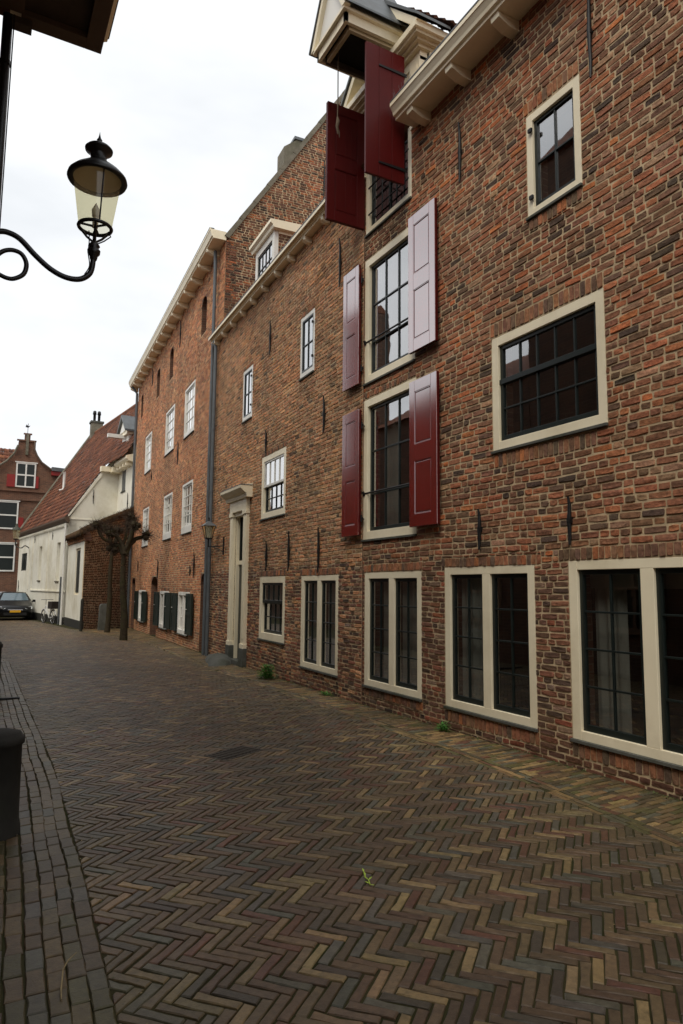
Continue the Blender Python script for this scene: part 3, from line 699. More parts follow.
def pantile(mb, P, du, dv, nu, nv, wu, wv, pal, mat='rooftile', amp=.03, step=.03, su=6, keep=None):
    """P origin at eave corner; du unit along eave; dv unit up the slope"""
    du, dv = Vector(du).normalized(), Vector(dv).normalized(); nn_ = du.cross(dv).normalized()
    if nn_.z < 0: nn_ = -nn_
    P = Vector(P)
    for j in range(nv):
        for i in range(nu):
            if keep and not keep((i + .5) * wu, (j + .5) * wv): continue
            c = pick(pal); jt = random.uniform(-.006, .006); vs = []
            for b_ in (0, 1):
                for a_ in range(su + 1):
                    t = a_ / su; h = amp * (math.sin(2 * math.pi * t + .6)) + jt + (step if b_ == 0 else 0)
                    vs.append(tuple(P + du * (i + t) * wu + dv * ((j + b_ * 1.03) * wv + jt) + nn_ * h))
            k = su + 1; lowr = [tuple(Vector(v) - nn_ * step) for v in vs[:k]]
            mb.add(vs + lowr, [(a_, a_ + 1, k + a_ + 1, k + a_) for a_ in range(su)] + [(2 * k + a_, 2 * k + a_ + 1, a_ + 1, a_) for a_ in range(su)], mat, c, True)
PAL_T = [(4, sg(138, 88, 66)), (3, sg(120, 78, 60)), (2, sg(102, 70, 56)), (1.4, sg(84, 62, 50)), (1, sg(156, 100, 70))]
PAL_TD = [(3, sg(110, 72, 54)), (3, sg(92, 64, 50)), (2, sg(76, 58, 46))]
g = MB(); sl = Vector((0, 1, 1.02)).normalized()
pantile(g, (5.26, 6.84, 9.24), (1, 0, 0), (0, 1.0, 1.02), 9, 6, .2, .27, PAL_TD)
pantile(g, (5.26, 9.16, 9.24), (1, 0, 0), (0, -1.0, 1.02), 9, 6, .2, .27, PAL_TD)
g.build('tiles', dm)
# gabled hoist hood over the street
g = MB(); g.prism(FA, [(6.95, 9.215), (9.05, 9.215), (8.0, 10.27)], 'n', -2.2, -.28, 'dark_wood'); g.build('roof_boards', dm, fix=True)
H_ = MB(); u0, u1, nf = 7.5, 8.36, 1.0; zb = 9.30
H_.box(FA, u0, u0 + .05, .03, nf, zb - .02, zb + .12, 'cream'); H_.box(FA, u1 - .05, u1, .03, nf, zb - .02, zb + .12, 'cream'); H_.box(FA, u0, u1, nf - .05, nf, zb - .021, zb + .12, 'cream')
H_.box(FA, u0 - .05, u1 + .05, .03, nf + .05, zb + .12, zb + .16, 'cream')
H_.box(FA, u0 + .07, u0 + .12, .05, nf - .1, zb - .06, zb + .03, 'cream_soffit'); H_.box(FA, u1 - .12, u1 - .07, .05, nf - .1, zb - .06, zb + .03, 'dark_wood'); H_.box(FA, u0 + .12, u1 - .12, nf - .15, nf - .1, zb - .061, zb + .03, 'cream_soffit')
H_.box(FA, u0 + .02, u1 - .02, .04, nf - .03, zb + .06, zb + .08, 'dark_interior')
uc = (u0 + u1) / 2
H_.prism(FA, [(u0 - .03, zb + .16), (u1 + .03, zb + .16), (uc, zb + 1.0)], 'n', .06, nf + .0, 'white_paint')
for s_ in (-1, 1):
    e0 = uc - s_ * .53
    H_.prism(FA, [(e0, zb + .155), (e0 + s_ * .09, zb + .155), (uc, zb + .97), (uc, zb + 1.12)], 'n', nf - .03, nf + .06, 'cream')
hh = H_.build('hoist_hood', dm, fix=True)
g = MB()
for s_ in (-1, 1):
    e0 = uc - s_ * .56
    g.prism(FA, [(e0, zb + .16), (e0, zb + .19), (uc, zb + 1.18), (uc, zb + 1.125)], 'n', -.02, nf + .08, 'zinc')
g.build('hood_roof', dm, fix=True)
# drainpipe of the warehouse
pz = lambda zs: [(FB(8.02, .09, z)) for z in zs]
pipe(wh, [FB(8.06, .12, 7.95), FB(8.03, .09, 7.8), FB(8.02, .09, 7.7), FB(8.02, .09, -.12)], .046, bands=pz((7.2, 5.6, 4, 2.4, .9)))
# attic dormer window behind the cornice
FD = Frame(FB(0, -.35, 0)[:2], 2.04)
mb = MB(); a, b = 5.0, 6.28
holes = [(a + .17, b - .17, 8.3, 9.45)]
mb.box(FD, a, a + .14, -.1, 0, 7.98, 9.62, 'white_paint'); mb.box(FD, b - .14, b, -.1, 0, 7.98, 9.62, 'white_paint'); mb.box(FD, a + .14, b - .14, -.1, 0, 9.45, 9.62, 'white_paint'); mb.box(FD, a + .14, b - .14, -.1, 0, 7.98, 8.35, 'white_paint')
mb.prism(FD, [(-2, 9.62), (.06, 9.62), (.08, 9.68), (.14, 9.72), (.14, 9.8), (-2, 9.9)], 'u', a - .12, b + .12, 'cream'); mb.box(FD, a - .02, b + .02, -2., -.1, 9.55, 9.62, 'cream')
ad = mb.build('attic_dormer', wh, .004, fix=True); ad['label'] = 'attic dormer with a white glazed front'
light(ad, FD, a + .14, b - .14, 8.35, 9.45, 4, 3, n=-.04, mat='green_black', st=.035)
g = MB(); FS = Frame(FD(a, -.1, 0)[:2], 2.04 + 90, flip=True)
masonry(g, FS, 0, 2.0, 7.98, 9.55, [], L=.22, H=.07, pal=PAL_LOW, slab=.12, mat='brick'); g.build('side_wall', ad)

# ================================================================== BRICK HOUSE (second facade)
FC = Frame((5.35, 17.5), 3.3)
bh = thing('brick_house', 'tall reddish brick house with white sash windows and dark green shutters beyond the drainpipes', 'building', (5.35, 17.5, -.08))
up = [(1.95, 3.32, 6.17, 7.72), (4.97, 6.5, 6.17, 7.72), (9.5, 10.95, 6.17, 7.72)]
mi = [(1.85, 3.22, 3.18, 4.70), (4.84, 6.28, 3.18, 4.70), (9.46, 10.85, 3.18, 4.70)]
lo = [(1.8, 3.15, .22, 1.44), (4.83, 6.2, .22, 1.44), (9.45, 10.9, .22, 1.44)]
sl_ = [(.83, 1.46, 8.84, 9.95), (5.58, 6.25, 8.84, 9.95), (8.18, 8.85, 8.84, 9.95), (12.2, 12.75, 8.95, 9.95)]
nich = [(-.1, .5, -.3, 1.95), (6.95, 8.3, -.3, 1.95), (12.25, 13.2, -.4, 1.95)]
holesC = up + mi + lo + sl_ + nich
mb = MB()
masonry(mb, FC, -1.08, 13.75, -.45, 10.62, holesC, [(a - .05, b + .05, d, d + .12) for a, b, c, d in mi + up + lo], L=.21, H=.069, joint=.015, pal=PAL_C, h=.006, mat='brick')
for a, b, c, d in nich + sl_: mb.box(FC, a, b, -.5, -.45, c, d, 'dark_interior' if (a, b, c, d) in sl_ else 'dark_wood')
for a, b, c, d in nich + sl_:                # arched heads filled with brick corners
    r = (b - a) / 2; uc_ = (a + b) / 2; k = 6; hgt = min(r, .3)
    for s_ in (-1, 1):
        pts = [(uc_ + s_ * r, d + .01), (uc_ + s_ * r, d - hgt)] + [(uc_ + s_ * r * math.cos(q), d - hgt + hgt * math.sin(q)) for q in [math.pi / 2 * i / k for i in range(1, k + 1)]]
        mb.prism(FC, pts, 'n', -.29, .004, 'brick_brown')
mb.build('wall', bh, fix=False)
for i, (a, b, c, d) in enumerate(up + mi):
    o = frame(bh, FC, a, b, c, d, .07, 'white_paint', bot=.2 if i > 2 else .12, sill=.02, n1=.02); light(o, FC, a + .07, b - .07, c + (.2 if i > 2 else .12), d - .07, 3, 4, 'white_paint', n=-.03, st=.04, mun=.022)
    curtain(o, FC, a + .1, b - .1 if i != 1 else b - .55, c + .1, d - .1, n=-.14, mat='white_paint')
for i, (a, b, c, d) in enumerate(lo):
    o = frame(bh, FC, a, b, c, d, .1, 'white_paint', bot=.12, top=.1, n1=.05, mull=((a + b) / 2 - .04, (a + b) / 2 + .04)); light(o, FC, a + .1, (a + b) / 2 - .04, c + .12, d - .1, 2, 3, 'white_paint', n=-.03); light(o, FC, (a + b) / 2 + .04, b - .1, c + .12, d - .1, 2, 3, 'white_paint', n=-.03)
for (a, b) in ((1.12, 1.77), (3.19, 3.82), (4.14, 4.79), (6.25, 6.9), (8.78, 9.42), (10.94, 11.56)):
    m_ = MB(); c, d = .26, 1.40; Fs = Frame(FC(a, .05, 0)[:2], 3.3 + random.uniform(-7, -2)); w9 = b - a
    m_.box(Fs, 0, w9, .0, .035, c, d, 'dark_green')
    for (p, q, r0, r1) in ((0, .08, c, d), (w9 - .08, w9, c, d), (.08, w9 - .08, c, c + .09), (.08, w9 - .08, d - .08, d), (.08, w9 - .08, (c + d) / 2 - .04, (c + d) / 2 + .04)): m_.box(Fs, p, q, .0355, .05, r0, r1, 'dark_green')
    m_.box(Fs, w9 * .7, w9 * .92, .051, .056, (c + d) / 2 + .12, (c + d) / 2 + .14, 'white_paint')
    m_.build('shutter', bh, .003)
for (u, z0, z1, k) in ((1.28, 1.85, 2.55, 1), (6.93, 1.89, 2.53, 1), (11.6, 2.2, 2.65, 0), (4.12, 5.5, 6.26, 1), (9.12, 5.66, 6.04, 0), (4.42, 9.5, 10.4, 0), (9.8, 9.63, 10.36, 0), (1.75, 1.9, 2.2, 0)): anchor(bh, FC, u, z0, z1, k)
cornice(bh, FC, -1.1, 13.95, 10.6, .44, 10.86, 'cream')
for k in range(16): corbel(bh, FC, -.42 + k * .955, 10.6, .46, .16, .1, 'cream')
pipe(bh, [FC(-.5, .13, 10.55), FC(-.5, .125, 10.3), FC(-.5, .12, 10.1), FC(-.5, .12, -.16)], .046, bands=[FC(-.5, .11, z) for z in (9, 7.4, 5.8, 4.2, 2.6, 1.)])
pipe(bh, [FC(13.68, .3, 10.6), FC(13.66, .08, 10.3), FC(13.66, .08, -.25)], .055, bands=[FC(13.66, .08, z) for z in (8, 6, 4, 2)])
# gable wall facing down the street over the warehouse roof
FG = Frame(FC(-1.08, 0, 0)[:2], 93.3, flip=True)
def glim(z):
    if z < 10.75: return (0., 10.5)
    t = (z - 10.75) / 1.545; return (min(.05 + t, 5.25), max(10.45 - t, 5.25))
mb = MB(); masonry(mb, FG, 0, 10.5, 7.6, 18.7, [], L=.21, H=.069, pal=PAL_G, lim=glim, h=.008, slab=.4)
mb.build('gable_wall', bh)
g = MB()
nst = 14
for k in range(nst):
    t0, t1 = 8.0 * k / nst, 8.0 * (k + 1) / nst
    g.prism(FG, [(.0 + t0 / 1.545 - .05, 10.72 + t0), (.0 + t1 / 1.545 - .05, 10.72 + t1 - .02), (.0 + t1 / 1.545 + .06, 10.66 + t1), (.0 + t0 / 1.545 + .06, 10.66 + t0)], 'n', -.45, .06 + .004 * (k % 2), 'stone')
g.build('coping', bh, fix=True)
g = MB(); g.prism(FG, [(1.62, 13.0), (2.3, 13.0), (2.2, 14.15), (2.05, 14.2), (1.62, 13.85)], 'n', -.75, -.2, 'stone'); g.box(FG, 1.92, 2.24, -.78, -.17, 14.16, 14.24, 'zinc'); g.build('chimney', bh, fix=True)
anchor(bh, FG, 2.75, 12.3, 13.6)
mb = MB(); mb.prism(FC, [(0, 10.7), (-5.2, 18.5), (-10.4, 10.7)], 'u', -.7, 13.7, 'rooftile', sg(120, 76, 56))
mb.build('roof', bh, fix=True)
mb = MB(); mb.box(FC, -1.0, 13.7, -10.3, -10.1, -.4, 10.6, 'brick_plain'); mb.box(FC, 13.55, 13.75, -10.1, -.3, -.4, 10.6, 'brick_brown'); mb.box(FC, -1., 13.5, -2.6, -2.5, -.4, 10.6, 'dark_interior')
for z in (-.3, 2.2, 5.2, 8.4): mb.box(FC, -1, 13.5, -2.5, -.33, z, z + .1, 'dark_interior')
mb.build('inner_wall', bh)

# ================================================================== WHITE BUILDINGS at the end
FD1 = Frame((3.80, 34.3), -6); FD2 = Frame((6.15, 31.5), -3)
wb = thing('white_house', 'long low white plastered building with a steep red tiled roof', 'building', (3.8, 34.3, -.2))
mb = MB(); hs = [(5.95, 6.7, 1.86, 3.7), (1.5, 2.25, 1.81, 3.7), (10.35, 12.1, 2.46, 3.5)]
slab_wall(mb, FD1, 0, 13.2, -.5, 4.72, hs, 'plaster', 0, -.4)
for u in (4.35, 8.55, 9.6): mb.box(FD1, u - .06, u + .06, -.01, .035, 1.34, 4.4, 'plaster')
mb.box(FD1, -.0, 8.6, -.01, .05, 1.28, 1.34, 'plaster'); mb.box(FD1, 0, 8.6, -.01, .03, 4.38, 4.5, 'plaster')
for a, b, c, d in hs[:2]:
    mb.box(FD1, a, b, -.32, -.28, c, d, 'plaster'); mb.box(FD1, a - .02, b + .02, -.1, .05, c - .06, c, 'stone')
mb.build('wall', wb)
g = MB(); g.box(FD1, 0.0, 13.2, -.1, .03, -.5, .12, 'plinth_black'); g.build('plinth', wb)
for a, b, c, d in hs[:2]:
    g = MB(); g.box(FD1, a + .05, a + .35, -.28, -.26, c + .3, d - .1, 'green_black'); g.build('window', wb)
for a, b in ((10.35, 11.15), (11.3, 12.1)):
    g = MB(); g.box(FD1, a, b, -.08, -.02, 2.46, 3.5, 'green_black'); g.build('window', wb)
for (u, z) in ((8.0, 4.15), (3.3, 4.1)): anchor(wb, FD1, u, z - .2, z + .2)
anchor(wb, FD1, 12.5, 1.1, 1.9)
# side wall facing the viewer with sloping top
FE = Frame((3.80, 34.3), 84, flip=True)
mb = MB(); s_ = 1.57; mb.prism(FE, [(0, -.5), (2.4, -.5), (2.4, 8.5), (1.5, 7.12), (0, 4.75)], 'n', -.4, 0, 'plaster'); mb.prism(FE, [(-.05, 4.78), (-.05, 4.9), (1.5, 4.93 + 1.5 * s_), (1.6, 4.83 + 1.5 * s_)], 'n', -.3, .05, 'plaster'); mb.box(FE, 1.3, 2.2, 0, .3, 7.1, 7.35, 'cream')
mb.box(FE, 0, 2.2, -.01, .025, 4.7, 4.76, 'plaster'); mb.build('gable_wall', wb); anchor(wb, FE, 1.05, 5.5, 6.2)
# big roof
up_ = Vector((math.cos(R_(-6)), -math.sin(R_(-6)), s_)); dd = Vector((math.sin(R_(-6)), math.cos(R_(-6)), 0))
P0 = Vector(FD1(0, .12, 4.78)); ln = 4.62 * math.sqrt(1 + s_ * s_)
mb = MB()
pantile(mb, P0, dd, up_, 56, 27, .27, ln / 27, PAL_T, amp=.035, step=.04, su=4, keep=lambda u, v: u < 13.2 + v / ln * 2.0)
P2 = P0 - dd * 3.1 + up_ * (2.05)
pantile(mb, P0 - dd * 2.97, dd, up_, 11, 27, .27, ln / 27, PAL_T, amp=.035, step=.04, su=4, keep=lambda u, v: v > 1.78 * math.sqrt(1 + s_ * s_))
mb.build('roof', wb)
g = MB()
pv = [P0 + dd * 13.15, P0 + dd * 15.2 + up_.normalized() * ln]
for a_, b_ in ((0, 0),): g.tube([pv[0] + Vector((0, 0, .1)), pv[1] + Vector((0, 0, .1))], .08, 'stone', 6); g.tube([pv[0] + dd * .2, pv[1] + dd * .2], .1, 'grey_stone', 6)
g.build('verge_coping', wb)
g = MB(); g.tube([P0 - dd * 4.2 + up_.normalized() * ln, P0 + dd * 15.2 + up_.normalized() * ln], .12, 'rooftile', 8, sg(130, 84, 60)); g.build('ridge', wb)
g = MB(); g.prism(FD1, [(0, 4.5), (.16, 4.6), (.22, 4.72), (.22, 4.8), (0, 4.85)], 'u', -.1, 13.2, 'brown_paint')
for k in range(40): g.box(FD1, .1 + k * .33, .22 + k * .33, 0, .12, 4.42, 4.52, 'plaster')
g.build('cornice', wb, fix=True)
g = MB(); g.box(W, 6.5, 7.25, 48.6, 49.3, 11.0, 12.75, 'stone'); g.box(W, 6.44, 7.31, 48.54, 49.36, 12.75, 12.87, 'grey_stone')
for x in (6.72, 7.02): g.lathe((x, 48.95, 12.87), [(.09, 0), (.09, .5), (.13, .52), (.1, .75), (0, .8)], 'iron', 10)
g.build('chimney', wb)
pipe(wb, [FD1(.05, .12, 4.5), FD1(.03, .12, -.3)], .05, 'white_paint')
g = MB(); f0 = P0 + dd * 8.3 + up_ * 1.55; g.tube([f0 - Vector((.25, 0, .1)), f0, f0 + Vector((0, 0, .9)), f0 + Vector((-.05, 0, 1.0))], [.05, .08, .09, .13], 'white_paint', 8); g.build('flue', wb)
# set-back white house with dormer
wd = thing('white_house', 'narrow white plastered house set back beside the brick house with a small hoist dormer', 'building', (6.15, 31.5, -.2))
mb = MB(); slab_wall(mb, FD2, -.2, 3.3, -.5, 8.0, [(1.55, 2.3, 6.1, 7.1)], 'plaster', 0, -.35); mb.build('wall', wd)
g = MB(); g.box(FD2, 1.55, 2.3, -.1, -.03, 6.1, 7.1, 'zinc'); g.box(FD2, 1.5, 2.35, -.05, .03, 6.03, 6.1, 'grey_stone'); g.build('window', wd)
g = MB(); g.prism(FD2, [(0, 7.2), (.3, 7.25), (.4, 7.35), (.4, 7.48), (0, 7.6)], 'u', -.1, 2.3, 'cream'); g.box(FD2, 2.3, 3.1, 0, .45, 7.05, 7.3, 'cream')
for u in (.3, .85, 1.4, 1.95): g.box(FD2, u - .07, u + .07, 0, .34, 7.08, 7.2, 'cream')
g.build('cornice', wd, fix=True)
FX = Frame(FD2(.85, -.1, 0)[:2], -3)
g = MB(); g.box(FX, .9, 1.05, -.15, 0, 7.5, 8.85, 'white_paint'); g.box(FX, 2.0, 2.15, -.15, 0, 7.5, 8.85, 'white_paint'); g.box(FX, 1.05, 2.0, -.15, 0, 8.55, 8.85, 'white_paint'); g.box(FX, 1.05, 2.0, -.15, -.05, 7.5, 7.8, 'white_paint')
g.box(FX, .85, 2.2, -1.6, -.15, 7.4, 8.85, 'brown_paint'); g.prism(FX, [(.75, 8.85), (2.3, 8.85), (2.3, 9.05), (1.52, 9.75), (.75, 9.05)], 'n', -1.8, .12, 'cream'); g.prism(FX, [(1.0, 9.02), (2.05, 9.02), (1.52, 9.5)], 'n', .12, .16, 'white_paint')
g.prism(FX, [(.62, 8.95), (.62, 9.05), (1.52, 9.9), (2.43, 9.05), (2.43, 8.95), (1.52, 9.76)], 'n', -1.8, .25, 'zinc')
dr = g.build('dormer', wd, fix=True)
light(dr, FX, 1.05, 2.0, 7.8, 8.55, 2, 2, 'white_paint', n=-.08); g = MB(); g.box(FX, 1.42, 1.62, 0, .85, 8.72, 8.90, 'white_paint'); g.build('hoist_beam', dr)
anchor(wd, FD2, .9, 4.9, 5.9)
# brick lean-to in front of it
ln_ = thing('lean_to', 'dark brown brick lean-to with mossy sloping roof beside the low white building', 'shed', (3.95, 29.8, -.17))
q0, q1, q2, q3 = (3.97, 29.8), (6.12, 31.35), (5.98, 34.2), (3.85, 34.2)
Lw = math.hypot(q1[0] - q0[0], q1[1] - q0[1]); ang = math.degrees(math.atan2(q1[0] - q0[0], q1[1] - q0[1])); FL = Frame(q0, ang, flip=True)
mb = MB(); masonry(mb, FL, 0, Lw, -.5, 5.1, [], L=.22, H=.07, pal=[(3, sg(104, 66, 52)), (3, sg(84, 58, 48)), (2, sg(64, 48, 42)), (.4, sg(150, 130, 110))], lim=lambda z: (0 if z < 3.75 else max(0, (z - 3.75) / .5), Lw), h=.007, slab=.04)
mb.build('wall', ln_)
FM = Frame(q0, -1.8)
mb = MB(); slab_wall(mb, FM, .1, 4.4, -.5, 3.75, [(1.0, 2.2, 1.2, 3.2)], 'plaster', .0, -.06); mb.build('wall', ln_)
g = MB(); g.box(FM, 0, 4.4, -.1, .03, -.5, .15, 'plinth_black'); g.build('plinth', ln_)
g = MB(); g.box(FM, 1.0, 2.2, -.12, -.062, 1.2, 3.2, 'cream'); g.box(FM, 1.1, 1.55, -.06, -.04, 1.3, 3.1, 'green_black'); g.box(FM, 1.65, 2.1, -.06, -.04, 1.3, 3.1, 'green_black'); g.build('window', ln_)
mb = MB()
for k, e in enumerate((.04, .09, .15)): masonry(mb, Frame(FM(0, e, 0)[:2], -1.8), -.05 - e * .3, 4.4, 3.45 + k * .12, 3.57 + k * .12, [], L=.2, H=.06, pal=PAL_C, slab=.3)
mb.build('brick_cornice', ln_)
g = MB(); nu, nv = 26, 14; vs = []
for i in range(nu + 1):
    for j in range(nv + 1):
        s1, t1 = i / nu, j / nv
        a_ = Vector((q0[0] - .2 + (q3[0] - q0[0]) * s1, q0[1] - .25 + (q3[1] - q0[1] + .1) * s1, 3.86)); b_ = Vector((q1[0] + .1 + (q2[0] - q1[0]) * s1, q1[1] - .2 + (q2[1] - q1[1] + .1) * s1, 5.12))
        p = a_.lerp(b_, t1); p.z += .06 * noise.noise(p * 2.3) + .07 * math.sin(t1 * 3.1); vs.append(tuple(p))
tp = len(vs); vs += [(x, y, z - .24) for x, y, z in vs]
fs = [(i * (nv + 1) + j, (i + 1) * (nv + 1) + j, (i + 1) * (nv + 1) + j + 1, i * (nv + 1) + j + 1) for i in range(nu) for j in range(nv)]
fs += [tuple(tp + x for x in f[::-1]) for f in fs[:]]
fs += [(j, j + 1, tp + j + 1, tp + j) for j in range(nv)] + [(nu * (nv + 1) + j + 1, nu * (nv + 1) + j, tp + nu * (nv + 1) + j, tp + nu * (nv + 1) + j + 1) for j in range(nv)]
fs += [(i * (nv + 1), tp + i * (nv + 1), tp + (i + 1) * (nv + 1), (i + 1) * (nv + 1)) for i in range(nu)]
g.add(vs, fs, 'thatch_moss', smooth=True)
for k in range(2600):                                # dead stems and moss hanging over the verge
    t1 = random.random(); p = Vector((q0[0] - .2, q0[1] - .25, 3.84)).lerp(Vector((q1[0] + .1, q1[1] - .2, 5.1)), t1); p += Vector((random.uniform(-.05, .05), random.uniform(-.08, .25), random.uniform(-.16, .08)))
    q = p + Vector((random.uniform(-.14, .1), random.uniform(-.12, .02), random.uniform(-.22, .16)))
    g.add([tuple(p), tuple(p + Vector((.012, 0, .012))), tuple(q)], [(0, 1, 2)], 'twig')
g.build('roof', ln_)

# ================================================================== GABLED HOUSE closing the view
eh = thing('gabled_house', 'red brown brick house with a curved bell gable closing the far end of the street', 'building', (1.5, 49.2, -.3))
k_ = 1.07; E = lambda x, z: (x * k_, 1.6 + (z - 1.6) * k_)
FEe = Frame((0, 49.2), 90, flip=True)          # u = +X , outward = -Y ... n>0 is towards the viewer
def on(x, z): return E(x, z)
prof = [on(-4, -.2), on(-4, 7.2), on(.2, 8.2), on(.9, 8.75), on(1.37, 9.13), on(1.72, 9.6), on(1.93, 10.15), on(1.96, 10.45), on(2.28, 10.47), on(2.28, 10.87), on(2.6, 10.87), on(2.6, 10.5), on(2.86, 10.49), on(2.86, 9.97), on(3.02, 9.6), on(3.3, 9.2), on(3.63, 8.97), on(3.95, 8.74), on(5.0, 8.72), on(5.0, -.2)]
mb = MB(); mb.prism(FEe, prof, 'n', -.35, 0, 'brick_brown')
w_ = mb.build('wall', eh, fix=True)
g = MB(); 
for i in range(2, 6): 
    a_, b_ = prof[i], prof[i + 1]; g.tube([(a_[0], 49.05, a_[1]), (b_[0], 49.05, b_[1])], .07, 'stone', 6)
for i in range(12, 17):
    a_, b_ = prof[i], prof[i + 1]; g.tube([(a_[0], 49.05, a_[1]), (b_[0], 49.05, b_[1])], .07, 'brown_paint', 6)
g.build('coping', eh)
g = MB()
for (x0, x1, z) in ((-4, 4.2, 7.3), (-4, 4.0, 6.75), (1.85, 2.95, 10.45), (2.2, 2.68, 10.87)): a_, b_ = on(x0, z), on(x1, z); g.box(FEe, a_[0], b_[0], 0.0, .1, a_[1], a_[1] + .1, 'brick_brown')
g.box(FEe, on(2.36, 0)[0], on(2.52, 0)[0], 0, .12, on(0, 9.6)[1], on(0, 10.9)[1], 'stone'); g.build('moulding', eh)
g = MB(); a_, b_ = on(3.9, 8.72), on(5.05, 8.72); g.prism(FEe, [(a_[0], a_[1]), (b_[0], a_[1] - .05), (b_[0], a_[1] + .2), (a_[0], a_[1] + .25)], 'n', -.3, .3, 'zinc'); g.box(FEe, a_[0], b_[0], 0, .2, a_[1] - .3, a_[1] - .02, 'red_shutter'); g.build('gutter', eh)
def ewin(x0, x1, z0, z1, nc=2):
    a_, b_ = on(x0, z0), on(x1, z1); t = .09; g = MB()
    u0, z0, u1, z1 = a_[0], a_[1], b_[0], b_[1]
    for (p, q, r, s2) in ((u0, u0 + t, z0, z1), (u1 - t, u1, z0, z1), (u0 + t, u1 - t, z0, z0 + t), (u0 + t, u1 - t, z1 - t, z1), ((u0 + u1) / 2 - t / 2, (u0 + u1) / 2 + t / 2, z0 + t, z1 - t)): g.box(FEe, p, q, 0, .07, r, s2, 'white_paint')
    zm = z0 + (z1 - z0) * .5; g.box(FEe, u0 + t, u1 - t, .0, .075, zm - t / 2, zm + t / 2, 'white_paint'); g.box(FEe, u0 - .08, u1 + .08, 0, .1, z1, z1 + .06, 'white_paint')
    o = g.build('window', eh); g = MB(); g.add([FEe(u0 + t, .02, z0 + t), FEe(u1 - t, .02, z0 + t), FEe(u1 - t, .02, z1 - t), FEe(u0 + t, .02, z1 - t)], [(0, 1, 2, 3)], 'green_black'); g.build('pane', o)
ewin(1.9, 3.02, 7.57, 9.1); ewin(-.1, 2.17, 4.96, 6.66); ewin(-.1, 2.13, 2.4, 4.1); ewin(-3.0, -.8, 4.96, 6.66); ewin(-3., -.8, 2.4, 4.1)
for (x0, x1, z0, z1) in ((1.42, 1.88, 7.56, 8.32), (3.04, 3.2, 7.56, 8.3), (2.2, 2.48, 5.0, 5.7)):
    a_, b_ = on(x0, z0), on(x1, z1); g = MB(); g.box(FEe, a_[0], b_[0], .02, .08, a_[1], b_[1], 'red_shutter'); g.build('shutter', eh)
g = MB(); pantile(g, (-7, 49.7, 7.3), (1, 0, 0), (0, 1, 1.3), 34, 14, .27, .34, PAL_T, su=4); g.build('roof', eh)
g = MB(); a_ = on(2.42, 10.87); g.tube([(a_[0], 49.1, a_[1]), (a_[0], 49.1, a_[1] + .75)], .018, 'iron', 6); g.prism(Frame((a_[0], 49.1), 90), [(-.16, a_[1] + .5), (.02, a_[1] + .46), (.14, a_[1] + .62), (.0, a_[1] + .58), (-.1, a_[1] + .68)], 'n', -.01, .01, 'iron'); g.build('weather_vane', eh)
g = MB(); g.box(FEe, -6.5, 5.5, -6, -5.8, -.4, 7, 'brick_brown'); g.box(FEe, -4.28, -4.1, -6, -.36, -.4, 7.4, 'brick_brown'); g.build('inner_wall', eh)

# ================================================================== LEFT SIDE of the street
def left_house(x, y0, y1, zt, label, wins=(), rise=3.4, dp=6):
    t = thing('brick_house', label, 'building', (x, y0, gz(y0)))
    F = Frame((x, y0), 0); L = y1 - y0
    mb = MB(); G_ = lambda u, n, z: F(u, -n, z)
    mb.box(G_, 0, L, -dp, 0, -.5, zt, 'brick_plain'); mb.build('wall', t, fix=True)
    mb = MB(); mb.prism(G_, [(.1, zt + .02), (-dp / 2, zt + rise), (-dp, zt + .02)], 'u', 0, L, 'rooftile', sg(112, 72, 54)); mb.build('roof', t, fix=True)
    for (a, b, c, d) in wins:
        g = MB()
        for (p, q, r, s2) in ((a, a + .1, c, d), (b - .1, b, c, d), (a + .1, b - .1, c, c + .1), (a + .1, b - .1, d - .1, d), ((a + b) / 2 - .03, (a + b) / 2 + .03, c + .1, d - .1), (a + .1, b - .1, (c + d) / 2 - .03, (c + d) / 2 + .03)): g.box(G_, p, q, .0, .05 + .001 * (q - p), r, s2, 'brown_paint')
        o = g.build('window', t); g = MB(); g.add([G_(a + .1, .012, c + .1), G_(b - .1, .012, c + .1), G_(b - .1, .012, d - .1), G_(a + .1, .012, d - .1)], [(0, 1, 2, 3)], 'green_black'); g.build('pane', o)
    return t, G_, L
left_house(-1.1, -16, 3.0, 7.2, 'brick house on the left behind the viewer', [(2 + i * 3, 3.2 + i * 3, .8, 2.4) for i in range(4)])
t2, G2, L2 = left_house(-.12, 3.02, 6.98, 7.12, 'brick house on the left edge whose brown cornice juts over the lantern')
left_house(-.75, 7.02, 11.3, 11.2, 'tall brick house on the left just beyond the lantern', [(1, 2.3, .8, 2.5)])
left_house(-.75, 11.32, 18.48, 6.5, 'brick house on the left opposite the doorway', [(1 + i * 2.4, 2.2 + i * 2.4, z, z + 1.5) for i in range(2) for z in (.8, 3.2)], rise=1.9)
left_house(-.8, 18.5, 19.9, 10.6, 'tall narrow brick house on the left past the bollards', [(.3, 1.1, z, z + 1.5) for z in (.9, 3.5, 6.2)], rise=.3, dp=.7)  # unseen; shallow depth and place shaped for the loading window's reflection
left_house(-2.4, 19.92, 30, 5.6, 'low brick house on the left near the parked cars', rise=2)
left_house(-4.4, 30.02, 47, 5.9, 'long brick house on the left past the parked cars', rise=2)
g = MB()   # projecting box cornice at the top left
G2b = lambda u, n, z: (-.12 + n, 3.02 + u, z)
zb = 7.11; e = 3.97
g.box(G2b, 0, e, .80, .96, zb, zb + .1, 'brown_paint'); g.box(G2b, e - .16, e, .2, .80, zb, zb + .1, 'brown_paint'); g.box(G2b, 0, e - .16, .0, .22, zb, zb + .1, 'brown_paint')
g.box(G2b, 0, e - .16, .22, .80, zb + .06, zb + .1, 'dark_wood')  # backlit underside: its darkness is put into the wood colour
